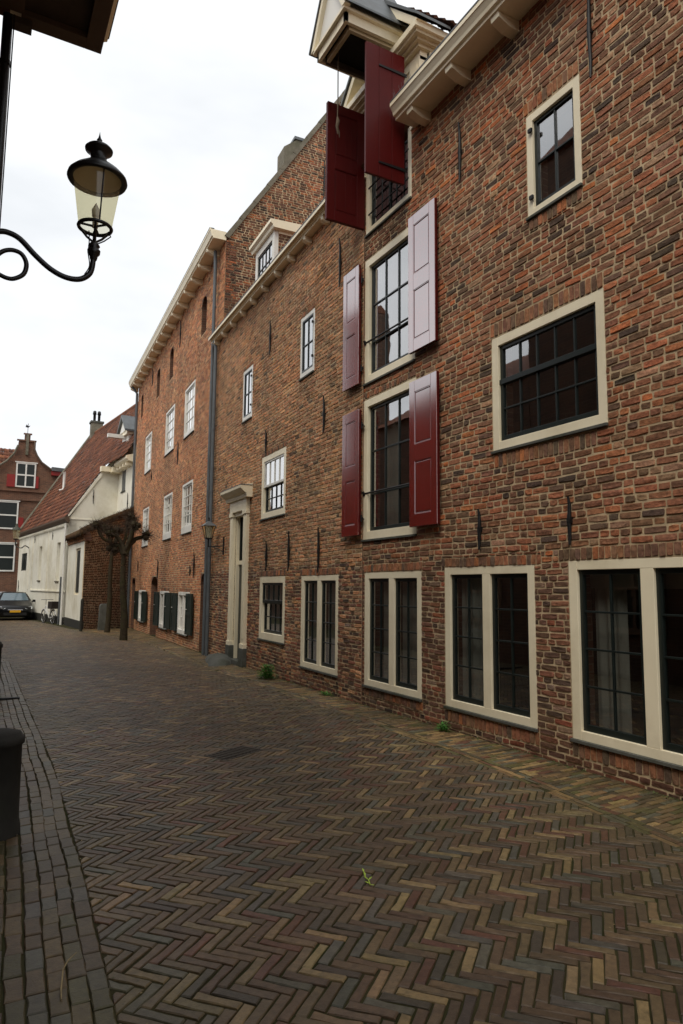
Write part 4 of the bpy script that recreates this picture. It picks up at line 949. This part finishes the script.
g.prism(G2b, [(0, zb + .1), (.97, zb + .1), (.98, zb + .16), (1.02, zb + .18), (1.0, zb + .26), (0, zb + .3)], 'u', 0, e + .02, 'cream'); g.box(G2b, 0, e + .05, .0, 1.04, zb + .24, zb + .42, 'dark_wood')
g.box(G2b, e - .12, e - .0, .1, .3, zb - .07, zb, 'dark_wood')
g.build('cornice', t2, .004, fix=True)
pipe(t2, [(-.035, 6.9, 7.1), (-.035, 6.9, -.05)], .045, 'lamp_black', bands=[(-.035, 6.9, z) for z in (6.6, 4.9, 3.)])
g = MB(); g.tube([(.02, 6.86, 7.1), (.018, 6.86, 5.5), (.016, 6.86, 4.2)], .006, 'lamp_black', 5); g.build('cable', t2)

# ================================================================== STREET LANTERN on its bracket
lt = thing('street_lantern', 'black round lantern with yellowish glass on a scrolled wall bracket at top left', 'street lantern', (-.1, 6, 4.2))
ax = Vector((.748, 6, 0))
g = MB(); arm = [(-.12, 4.44), (.0, 4.468), (.075, 4.478), (.169, 4.445), (.289, 4.335), (.409, 4.245), (.529, 4.199), (.64, 4.205), (.715, 4.262), (.742, 4.34), (.748, 4.5)]
def smooth_pts(P, k=5):
    out_ = []
    for i in range(len(P) - 1):
        p0, p1, p2, p3 = P[max(i - 1, 0)], P[i], P[i + 1], P[min(i + 2, len(P) - 1)]
        for j in range(k):
            t = j / k; out_.append(tuple(.5 * ((2 * b) + (c - a) * t + (2 * a - 5 * b + 4 * c - d) * t * t + (-a + 3 * b - 3 * c + d) * t ** 3) for a, b, c, d in zip(p0, p1, p2, p3)))
    return out_ + [tuple(P[-1])]
g.tube([(x, 6, z) for x, z in smooth_pts(arm)], .023, 'lamp_black', 10)
scr = [(-.12, 4.16), (-.02, 4.23), (.03, 4.29), (.072, 4.322), (.13, 4.336), (.191, 4.316), (.228, 4.243), (.212, 4.152), (.144, 4.096), (.085, 4.09), (.02, 4.11), (-.06, 4.12), (-.12, 4.10)]
g.tube([(x, 6, z) for x, z in smooth_pts(scr)], .019, 'lamp_black', 8)
g.box(W, -.12, -.09, 5.95, 6.05, 3.98, 4.6, 'lamp_black'); g.build('bracket', lt)
g = MB(); g.lathe(ax, [(.012, 4.38), (.03, 4.41), (.035, 4.44), (.052, 4.46), (.055, 4.49), (.035, 4.51), (.05, 4.53), (.03, 4.56), (.016, 4.58), (.016, 4.66)], 'lamp_black', 16); g.build('socket', lt)
g = MB(); rb, zr = .135, 4.70
pr = []
ring = lambda r, z, rr, mat, gg, sg_=32: gg.tube([(ax.x + r * math.cos(q), ax.y + r * math.sin(q), z) for q in [2 * math.pi * i / sg_ for i in range(sg_ + 1)]], rr, mat, 8, cap=False)
ring(rb, zr, .016, 'lamp_black', g); ring(.205, 5.155, .012, 'lamp_black', g)
for q in (.4, 2.5, 4.6): g.tube([(ax.x + rb * math.cos(q), ax.y + rb * math.sin(q), zr), (ax.x + .07 * math.cos(q), ax.y + .07 * math.sin(q), 4.62), (ax.x, ax.y, 4.56)], .011, 'lamp_black', 6)
for q in (1.2, 3.3, 5.4): g.tube([(ax.x + rb * math.cos(q), ax.y + rb * math.sin(q), zr), (ax.x, ax.y, zr + .01)], .01, 'lamp_black', 6)
for q in (-1.45,): g.tube([(ax.x + rb * math.cos(q), ax.y + rb * math.sin(q), zr), (ax.x + .2 * math.cos(q), ax.y + .2 * math.sin(q), 5.15)], .007, 'lamp_black', 6)
g.build('cage', lt)
g = MB(); g.lathe(ax, [(rb, zr), (.2, 5.15)], 'lantern_glass', 40); g.build('glass', lt)
g = MB(); g.lathe(ax, [(.2, 5.14), (.245, 5.125), (.252, 5.14), (.246, 5.165), (.2, 5.215), (.14, 5.262), (.085, 5.29), (.07, 5.30), (.068, 5.37), (.07, 5.385), (.115, 5.41), (.118, 5.425), (.10, 5.445), (.05, 5.47), (.02, 5.48), (.012, 5.495), (.024, 5.515), (.012, 5.535), (.006, 5.56), (.0, 5.6)], 'lamp_black', 36)
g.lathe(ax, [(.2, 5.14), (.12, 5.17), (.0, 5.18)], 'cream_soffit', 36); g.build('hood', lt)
g = MB(); g.tube([(ax.x, ax.y, 4.7), (ax.x, ax.y, 4.78)], .025, 'cream', 10); g.lathe(ax, [(.0, 4.78), (.03, 4.8), (.035, 4.86), (.0, 4.93)], 'white_paint', 12); g.build('bulb', lt)
g = MB(); g.tube(smooth_pts([(.70, 6.0, 4.66), (.705, 5.99, 4.55), (.70, 5.98, 4.45), (.715, 5.97, 4.33), (.68, 5.98, 4.25)]), .005, 'lamp_black', 5); g.tube([(.86, 6.02, 4.70), (.885, 6.02, 4.66), (.83, 6.01, 4.60), (.78, 6.0, 4.56)], .006, 'lamp_black', 5); g.build('cable', lt)

# square wall lantern by the drainpipes
wl = thing('wall_lantern', 'small four sided iron lantern on a wall bracket between drainpipes and doorway', 'wall lantern', FB(7.05, .0, 2.6))
c0 = FB(7.5, .27, 0); FLn = Frame(c0[:2], 2.04)
g = MB(); 
for (a_, b_) in ((-.13, -.13), (.13, -.13), (.13, .13), (-.13, .13)): g.tube([FLn(a_ * .55, b_ * .55, 2.78), FLn(a_, b_, 3.07)], .009, 'iron', 5)
vs = [FLn(s1 * .165, s2 * .165, 3.07) for s1, s2 in ((-1, -1), (1, -1), (1, 1), (-1, 1))] + [FLn(0, 0, 3.2)]
g.add(vs, [(0, 1, 4), (1, 2, 4), (2, 3, 4), (3, 0, 4), (3, 2, 1, 0)], 'zinc'); g.box(FLn, -.08, .08, -.08, .08, 2.75, 2.78, 'iron'); g.tube([FLn(0, 0, 3.18), FLn(0, 0, 3.28)], .015, 'iron', 6)
g.tube([FLn(0, 0, 2.78), FLn(0, 0, 2.55)], .018, 'iron', 6); g.build('lantern_frame', wl)
g = MB(); q = [(-.13, -.13), (.13, -.13), (.13, .13), (-.13, .13)]
g.add([FLn(a_ * .54, b_ * .54, 2.78) for a_, b_ in q] + [FLn(a_ * .98, b_ * .98, 3.07) for a_, b_ in q], [(i, (i + 1) % 4, 4 + (i + 1) % 4, 4 + i) for i in range(4)], 'lantern_glass'); g.build('glass', wl)
g = MB(); g.tube([FLn(0, 0, 2.57), FLn(-.25, -.2, 2.57), FB(7.05, .02, 2.57)], .014, 'iron', 6); g.tube([FLn(-.1, -.05, 2.57), FLn(-.3, -.22, 2.48), FB(7.06, .02, 2.42)], .01, 'iron', 6); g.tube([FB(7.05, .02, 2.36), FB(7.05, .02, 2.78)], .022, 'iron', 6); g.build('bracket', wl)

# lantern on the white building
fl = thing('street_lantern', 'small old street lantern on a curved arm from the white building', 'street lantern', FD1(9.7, 0, 3.6))
g = MB(); bx = Vector((1.93, 41.5, 0)); sc_ = 1.06
bs = FD1(9.7, .02, 3.75); g.tube(smooth_pts([bs, (bs[0] - .25, bs[1] - .6, 3.85), (bs[0] - .5, bs[1] - 1.2, 3.68), (bx.x, bx.y, 3.75), (bx.x, bx.y, 4.1)]), .03, 'iron', 6); g.build('bracket', fl)
g = MB(); g.lathe(bx, [(.13, 4.1), (.2, 4.62)], 'lantern_glass', 14); g.build('glass', fl)
g = MB(); g.lathe(bx, [(.24, 4.6), (.2, 4.7), (.08, 4.78), (.08, 4.88), (0, 4.98)], 'grey_stone', 14); g.lathe(bx, [(.0, 4.06), (.14, 4.08), (.14, 4.12)], 'iron', 14); g.build('hood', fl)

# ================================================================== BOLLARDS AND SMALL THINGS
def bollard(x, y, r, h, label):
    g = MB(); z = gz(y) - .02
    g.lathe((x, y, z), [(r * 1.1, 0), (r * 1.08, .05), (r, .08), (r * .97, h * .86), (r * 1.07, h * .87), (r * 1.07, h * .93), (r * .98, h * .94), (r * .9, h * .975), (r * .5, h), (0, h + .01)], 'plinth_black' if 1 else 'iron', 28)
    return tag(g.build('bollard'), label, 'bollard', 'dark bollards along the left kerb')
bollard(.21, 5.16, .15, .665, 'thick dark mossy bollard nearest the viewer on the left')
bollard(.30, 12.05, .16, .8, 'dark bollard further along the left kerb')
g = MB(); g.box(W, -.3, .70, 11.2, 11.25, gz(11.2) - .02, gz(11.2) + .012, 'iron'); tag(g.build('drain_channel'), 'dark iron drain channel crossing the left kerb strip', 'drain')
# grey standing stone by the trees
g = MB(); g.prism(Frame((4.50, 29.0), 90), [(0, gz(29) - .1), (.42, gz(29) - .1), (.38, .78), (.32, .88), (.08, .88), (.03, .78)], 'n', -.12, .12, 'grey_stone'); tag(g.build('standing_stone', None, .02), 'grey upright stone against the brown lean-to wall', 'stone')
g = MB(); g.lathe((3.82, 28.65, -.2), [(.06, 0), (.06, 1.2), (.045, 1.27), (0, 1.3)], 'plinth_black', 12); tag(g.build('post'), 'dark wooden post at the corner of the lean-to', 'post')
g = MB(); g.tube([(3.63, 34.9, -.25), (3.66, 34.92, 2.0)], .05, 'zinc', 10); tag(g.build('pole'), 'short grey pole in front of the white building behind the bicycle', 'pole')
# rounded kerb stone at the pipes
g = MB(); vs = []; fs = []; nu, nv = 14, 8
bb = Frame((4.75, 14.2), 14)
for i in range(nu + 1):
    for j in range(nv + 1):
        a_, b_ = i / nu, j / nv; hgt = .2 * (math.sin(math.pi * a_) ** .6) * (math.sin(math.pi * min(1, b_ * .9 + .08)) ** .5 if 0 < b_ < 1 else 0)
        p = bb(a_ * 1.75, .28 - b_ * .62 * (0.6 + .4 * math.sin(math.pi * a_)), 0); vs.append((p[0], p[1], gz(14.5) - .03 + hgt + .04 * noise.noise(Vector(p) * 4)))
g.add(vs, [(i * (nv + 1) + j, (i + 1) * (nv + 1) + j, (i + 1) * (nv + 1) + j + 1, i * (nv + 1) + j + 1) for i in range(nu) for j in range(nv)], 'grey_stone', smooth=True)
tag(g.build('kerb_stone'), 'low rounded grey stone lying at the foot of the drainpipes', 'stone')
# drain cover flush in the street
g = MB(); F = Frame((2.35, 6.55), 62); z = top_z(2.35, 6.6) + .004
g.box(F, -.27, .27, -.15, .15, z - .03, z, 'drain_iron')
for k in range(10): g.box(F, -.24 + k * .05, -.212 + k * .05, -.12, .12, z, z + .006, 'drain_iron')
tag(g.build('drain_cover'), 'ribbed iron drain cover set flush in the herringbone paving', 'drain cover')
# sprig and twig
def leafmesh(g, p, d, l, w_, mat='leaf'):
    d = Vector(d).normalized(); s_ = d.cross(Vector((0, 0, 1)))
    if s_.length < .1: s_ = Vector((1, 0, 0))
    s_.normalize(); n_ = s_.cross(d); p = Vector(p)
    g.add([tuple(p), tuple(p + d * l * .5 + s_ * w_ / 2), tuple(p + d * l + n_ * l * -.1), tuple(p + d * l * .5 - s_ * w_ / 2)], [(0, 1, 2), (0, 2, 3)], mat)
g = MB(); z0 = top_z(1.99, 3.37) + .004
g.tube([(1.985, 3.34, z0), (1.992, 3.37, z0 + .014), (2.0, 3.42, z0 + .01), (2.015, 3.46, z0 + .02)], .0035, 'leaf_pale', 5)
for (a_, d) in (((1.985, 3.345, z0 + .005), (-.5, .6, .3)), ((1.99, 3.37, z0 + .012), (.8, .2, .5)), ((1.995, 3.38, z0 + .012), (-.6, .5, .6)), ((2.0, 3.42, z0 + .012), (.3, .8, .6)), ((2.015, 3.46, z0 + .02), (.2, .9, .4)), ((1.985, 3.34, z0 + .004), (.2, -.8, .2))): leafmesh(g, a_, d, .032, .013, 'leaf_pale')
tag(g.build('leaf_sprig'), 'pale green sprig lying on the street paving', 'sprig')
g = MB(); tw = [(.40, 3.02), (.405, 3.08), (.415, 3.14), (.425, 3.2), (.45, 3.25), (.49, 3.29)]
g.tube([(x, y, top_z(x, y) + .014 + .006 * i) for i, (x, y) in enumerate(tw)], [.003, .004, .004, .0035, .003, .0015], 'litter', 5); tag(g.build('twig'), 'thin pale curved twig lying on the left kerb strip', 'twig')
def weed(x, y, r, n, label, h=.2):
    g = MB(); z = gz(y) - .02
    for i in range(n):
        a_ = random.uniform(0, 6.28); el = random.uniform(.2, 1.4); rr = r * random.uniform(.2, 1)
        p = Vector((x + rr * .8 * math.cos(a_) * math.cos(el), y + rr * math.sin(a_) * math.cos(el), z + h * random.uniform(.05, 1) * math.sin(el)))
        leafmesh(g, p, (math.cos(a_), math.sin(a_), random.uniform(-.1, .9)), random.uniform(.03, .07), random.uniform(.012, .028))
    for i in range(12):
        a_ = random.uniform(0, 6.28); g.tube([(x, y, z), (x + r * .6 * math.cos(a_), y + r * .6 * math.sin(a_), z + h * .8)], .003, 'leaf', 4)
    return tag(g.build('weed'), label, 'plant', 'weeds at the foot of the wall')
weed(4.86, 11.9, .23, 900, 'bushy green weed at the wall beside the doorway', .28)
weed(4.86, 6.55, .10, 110, 'small green weed at the wall below the gap between two windows', .1)
weed(4.9, 9.6, .12, 50, 'sparse low weed at the wall under the narrow double window', .05)

g = MB()
for k in range(900):
    y = random.uniform(2.5, 16); x = interp(XW, y) - abs(random.gauss(0, .05)) - .01
    if noise.noise(Vector((y * 1.3, 2, 2))) < -.05: continue
    z = top_z(x, y); a_ = random.uniform(0, 6.28); leafmesh(g, (x, y, z), (math.cos(a_), math.sin(a_), random.uniform(.1, 1.2)), random.uniform(.012, .04), random.uniform(.006, .014), 'moss')
for k in range(700):
    y = random.uniform(2.4, 15); x = random.choice((interp(XR, y) + random.gauss(.05, .12), interp(XL, y) + random.gauss(0, .1), random.uniform(interp(XL, y), 4.9)))
    z = top_z(x, y) + .001; a_ = random.uniform(0, 6.28); leafmesh(g, (x, y, z), (math.cos(a_), math.sin(a_), random.uniform(0, .3)), random.uniform(.006, .02), random.uniform(.004, .01), random.choice(('moss', 'litter', 'litter')))
o = g.build('moss'); o['kind'] = 'stuff'
# hoist rope
g = MB(); x_, y_ = 3.99, 7.95
hp = FA(8.12, .78, 0)
g.tube([(hp[0], hp[1], 9.36), (hp[0] + .005, hp[1], 8.6), (hp[0], hp[1], 8.33)], .008, 'rope', 6)
rp2 = g.build('rope'); tag(rp2, 'hoist rope with a knotted end hanging from the gabled hood', 'rope')
g = MB(); g.tube([(hp[0], hp[1], 8.34), (hp[0] + .01, hp[1], 8.28), (hp[0] - .005, hp[1], 8.2), (hp[0] + .01, hp[1], 8.08)], [.012, .028, .024, .006], 'rope', 8); g.tube([(hp[0], hp[1], 8.2), (hp[0] + .03, hp[1], 8.12), (hp[0] + .035, hp[1], 8.04)], [.012, .01, .004], 'rope', 5); kn = g.build('knot', rp2)

# ================================================================== POLLARD TREES
def pollard(base, limbs, label, tr=.15):
    t = thing('pollard_tree', label, 'tree', base, 'pollarded trees in front of the lean-to')
    g = MB(); top = limbs[0][0]
    P = [Vector(base), Vector(base).lerp(Vector(top), .35) + Vector((.03, 0, 0)), Vector(base).lerp(Vector(top), .7) - Vector((.02, .02, 0)), Vector(top)]
    g.tube(smooth_pts([tuple(p) for p in P], 4), [tr * (1.25 - .45 * min(1, i / 10)) * random.uniform(.93, 1.07) for i in range(13)], 'bark', 10)
    hd_ = MB()
    for lim_ in limbs:
        pts = smooth_pts(lim_, 3); n = len(pts); g.tube([tuple(Vector(p) + Vector((random.uniform(-.02, .02), random.uniform(-.02, .02), random.uniform(-.02, .02)))) for p in pts], [tr * (.85 - .35 * i / n) * random.uniform(.85, 1.15) for i in range(n)], 'bark', 8)
        e_ = Vector(lim_[-1]); 
        for k in range(5):
            c_ = e_ + Vector((random.uniform(-.1, .1), random.uniform(-.1, .1), random.uniform(-.1, .1))); rr = random.uniform(.06, .12)
            hd_.lathe(c_, [(0, -rr), (rr * .75, -rr * .6), (rr, 0), (rr * .75, rr * .6), (0, rr)], 'bark', 7, smooth=False)
        for k in range(170):
            d = Vector((random.gauss(0, 1), random.gauss(0, 1), random.gauss(.1, 1))).normalized(); l = random.uniform(.10, .30); p = e_ + d * .07
            q = p + d * l * .5 + Vector((random.uniform(-.03, .03),) * 3); r_ = q + d * l * .5 + Vector((0, 0, random.uniform(-.06, .08)))
            hd_.tube([tuple(p), tuple(q), tuple(r_)], [.009, .006, .0025], 'twig', 3, cap=False)
    g.build('trunk', t); hd_.build('crown', t)
z1 = gz(22.9) - .05
pollard((4.36, 22.9, z1), [[(4.25, 22.9, 2.25), (4.27, 22.85, 2.7), (4.4, 22.8, 3.1), (4.56, 22.8, 3.55)], [(4.27, 22.85, 2.6), (4.45, 22.9, 2.95), (4.62, 22.95, 3.12), (4.95, 22.9, 3.27)], [(4.26, 22.9, 2.6), (4.1, 23.0, 2.9), (3.92, 23.1, 2.85)], [(4.27, 22.85, 2.65), (4.1, 22.9, 3.1), (3.8, 22.9, 3.35)], [(4.4, 22.8, 3.1), (4.55, 23.1, 3.4), (4.5, 23.3, 3.85)]], 'pollarded tree nearer the viewer with a bare limb reaching over the brick house', .105)
z1 = gz(27.6) - .05
pollard((4.63, 27.6, z1), [[(4.68, 27.6, 2.9), (4.62, 27.55, 3.3), (4.35, 27.5, 3.8)], [(4.68, 27.6, 2.9), (4.85, 27.7, 3.4), (4.9, 27.7, 3.75)], [(4.62, 27.55, 3.3), (4.3, 27.5, 3.4), (4.05, 27.5, 3.9)], [(4.68, 27.6, 2.8), (5.1, 27.8, 3.2), (5.3, 27.8, 4.0)]], 'thinner pollarded tree behind, close to the standing stone', .09)

# ================================================================== CARS
def car(x, y, paint, label, plate=True):
    """small hatchback facing the viewer; y is the front bumper"""
    t = thing('parked_car', label, 'car', (x, y + 1.9, gz(y)), 'cars parked at the end of the street')
    z = gz(y); w2 = .86
    secs = [  # y offset, half width, z bottom, z belt, z top, half width top
        (0.0, .62, .30, .62, .66, .55), (.06, .76, .22, .66, .72, .64), (.35, .84, .2, .74, .80, .70), (1.0, .86, .2, .86, .94, .74), (1.25, .86, .2, .90, 1.02, .74),
        (1.9, .86, .2, .94, 1.42, .60), (2.4, .86, .2, .96, 1.47, .60), (3.2, .85, .22, .97, 1.42, .58), (3.7, .82, .25, .98, 1.15, .60), (3.95, .72, .3, .85, .95, .6)]
    mb = MB(); vs = []
    for (dy, w_, a_, b_, c_, wt) in secs:
        ring_ = [(-w_ * .92, a_), (-w_, a_ + .15), (-w_, b_ - .1), (-w_ * .96, b_), (-wt, c_ - .03), (-wt * .7, c_), (wt * .7, c_), (wt, c_ - .03), (w_ * .96, b_), (w_, b_ - .1), (w_, a_ + .15), (w_ * .92, a_)]
        vs += [(x + p, y + dy, z + q) for p, q in ring_]
    k = 12; fs = [(i * k + j, i * k + (j + 1) % k, (i + 1) * k + (j + 1) % k, (i + 1) * k + j) for i in range(len(secs) - 1) for j in range(k)]
    fs += [tuple(range(k)), tuple(range((len(secs) - 1) * k, len(secs) * k))[::-1]]
    mb.add(vs, fs, paint, smooth=True); mb.build('body', t, fix=True)
    g = MB(); q = [(-.70, 1.24, 1.0), (.70, 1.24, 1.0), (.54, 1.86, 1.385), (-.54, 1.86, 1.385)]
    g.add([(x + a_, y + b_ - .02, z + c_ + .025) for a_, b_, c_ in q], [(0, 1, 2, 3)], 'headlight' if 0 else 'windscreen'); g.build('windscreen', t)
    for s1 in (-1, 1):
        g = MB(); g.add([(x + s1 * .62, y + .03, z + .56), (x + s1 * .80, y + .16, z + .60), (x + s1 * .80, y + .40, z + .76), (x + s1 * .62, y + .13, z + .70), (x + s1 * .48, y + .02, z + .60)], [(0, 1, 2, 3, 4)], 'headlight')
        g.add([(x + s1 * .60, y + .0, z + .58), (x + s1 * .82, y + .12, z + .60), (x + s1 * .83, y + .36, z + .74), (x + s1 * .64, y + .10, z + .71), (x + s1 * .46, y - .02, z + .63)], [(0, 1, 2, 3, 4)], 'headlight'); g.build('headlight', t)
        g = MB(); g.box(W, x + s1 * .98 - .09, x + s1 * .98 + .09, y + 1.3, y + 1.42, z + .93, z + 1.06, paint); g.box(W, x + min(s1 * .84, s1 * .92), x + max(s1 * .84, s1 * .92), y + 1.34, y + 1.4, z + .92, z + .96, paint); g.build('side_mirror', t, .02)
        g = MB(); g.add([(x + s1 * .845, y + 1.45, z + .98), (x + s1 * .84, y + 3.3, z + 1.0), (x + s1 * .63, y + 3.1, z + 1.36), (x + s1 * .64, y + 2.0, z + 1.37)], [(0, 1, 2, 3)], 'windscreen'); g.build('side_window', t)
        for yy in (.75, 3.15):
            g = MB(); c_ = (x + s1 * .78, y + yy, z + .31)
            pts = lambda r, w1, w2: [(r * math.cos(a_), r * math.sin(a_)) for a_ in [2 * math.pi * i / 20 for i in range(20)]]
            vs = [(c_[0] + o_, c_[1] + a_, c_[2] + b_) for o_ in (-.1, .1) for a_, b_ in pts(.31, 0, 0)]
            g.add(vs, [tuple(range(20)), tuple(range(20, 40))[::-1]] + [(i, (i + 1) % 20, 20 + (i + 1) % 20, 20 + i) for i in range(20)], 'rubber'); wh_ = g.build('wheel', t, fix=True)
            g = MB(); vs = [(c_[0] + s1 * .105, c_[1] + a_, c_[2] + b_) for a_, b_ in pts(.2, 0, 0)]; g.add(vs, [tuple(range(20))], 'chrome'); g.build('rim', wh_)
    g = MB(); g.box(W, x - .55, x + .55, y - .03, y + .05, z + .26, z + .40, 'rubber'); g.box(W, x - .36, x + .36, y - .02, y + .03, z + .52, z + .58, 'chrome'); g.build('grille', t, .01)
    if plate: g = MB(); g.box(W, x - .26, x + .26, y - .06, y - .035, z + .42, z + .53, 'plate_yellow'); g.build('number_plate', t)
    g = MB(); g.box(W, x - .8, x + .8, y + .3, y + 3.6, z + .16, z + .24, 'rubber'); g.build('underbody', t)
simple('windscreen', sg(88, 104, 112), .1, .05, 3, bstr=0, spec=.9)
car(2.03, 39.9, 'car_paint', 'black hatchback with a yellow number plate facing up the street')
car(1.4, 44.9, 'silver_paint', 'pale silver car just behind the black hatchback', False)

# ================================================================== BICYCLE
bi = thing('bicycle', 'white city bicycle with a dark rear crate leaning by the white building', 'bicycle', (3.55, 36.3, -.23))
fz = gz(36.5); w1 = Vector((3.42, 35.3, fz + .33)); w2 = Vector((3.12, 36.35, fz + .33)); dr_ = (w2 - w1).normalized()
for c_ in (w1, w2):
    g = MB(); g.tube([tuple(c_ + dr_ * .32 * math.cos(q) + Vector((0, 0, .32 * math.sin(q)))) for q in [2 * math.pi * i / 28 for i in range(29)]], .02, 'rubber', 6, cap=False)
    g.tube([tuple(c_ + dr_ * .29 * math.cos(q) + Vector((0, 0, .29 * math.sin(q)))) for q in [2 * math.pi * i / 28 for i in range(29)]], .012, 'chrome', 5, cap=False)
    for i in range(12): q = math.pi * 2 * i / 12; g.tube([tuple(c_), tuple(c_ + dr_ * .29 * math.cos(q) + Vector((0, 0, .29 * math.sin(q))))], .003, 'chrome', 3, cap=False)
    g.build('wheel', bi)
g = MB(); bbk = w1 + dr_ * .45 - Vector((0, 0, .05)); st_ = w1 + dr_ * .25 + Vector((0, 0, .52)); hdp = w2 - dr_ * .18 + Vector((0, 0, .55))
for a_, b_ in ((w1, bbk), (w1, st_), (bbk, st_), (bbk, hdp), (st_ - Vector((0, 0, .15)), hdp - Vector((0, 0, .06))), (hdp, w2)): g.tube([tuple(a_), tuple(b_)], .022, 'bike_white', 6)
for c_ in (w1, w2): g.tube([tuple(c_ + dr_ * .35 * math.cos(q) + Vector((0, 0, .35 * math.sin(q)))) for q in [R_(20 + 14 * i) for i in range(11)]], .03, 'bike_white', 6)
g.build('frame', bi)
g = MB(); side = dr_.cross(Vector((0, 0, 1))); hb_ = hdp + Vector((0, 0, .25)); g.tube([tuple(hdp), tuple(hb_)], .014, 'chrome', 6); g.tube([tuple(hb_ - side * .28 - dr_ * .15), tuple(hb_ - side * .2), tuple(hb_ + side * .2), tuple(hb_ + side * .28 - dr_ * .15)], .013, 'rubber', 6); g.build('handlebar', bi)
g = MB(); g.tube([tuple(st_), tuple(st_ + Vector((0, 0, .1)))], .014, 'chrome', 6); g.tube([tuple(st_ + Vector((0, 0, .13)) - dr_ * .12), tuple(st_ + Vector((0, 0, .13)) + dr_ * .14)], [.09, .03], 'rubber', 8); g.build('saddle', bi)
g = MB(); cr = w1 + Vector((0, 0, .55)) - dr_ * .02; FK = Frame((cr.x, cr.y), math.degrees(math.atan2(dr_.x, dr_.y))); zc_ = cr.z
g.box(FK, -.22, .2, -.18, -.16, zc_ - .16, zc_ + .18, 'basket'); g.box(FK, -.22, .2, .16, .18, zc_ - .16, zc_ + .18, 'basket'); g.box(FK, -.24, -.22, -.18, .18, zc_ - .16, zc_ + .18, 'basket'); g.box(FK, .2, .22, -.18, .18, zc_ - .16, zc_ + .18, 'basket'); g.box(FK, -.22, .2, -.16, .16, zc_ - .13, zc_ - .11, 'basket'); g.build('crate', bi)

for o in bpy.data.objects:
    if '_w' in o: del o['_w']
print('faces', sum(len(o.data.polygons) for o in bpy.data.objects if o.type == 'MESH'))
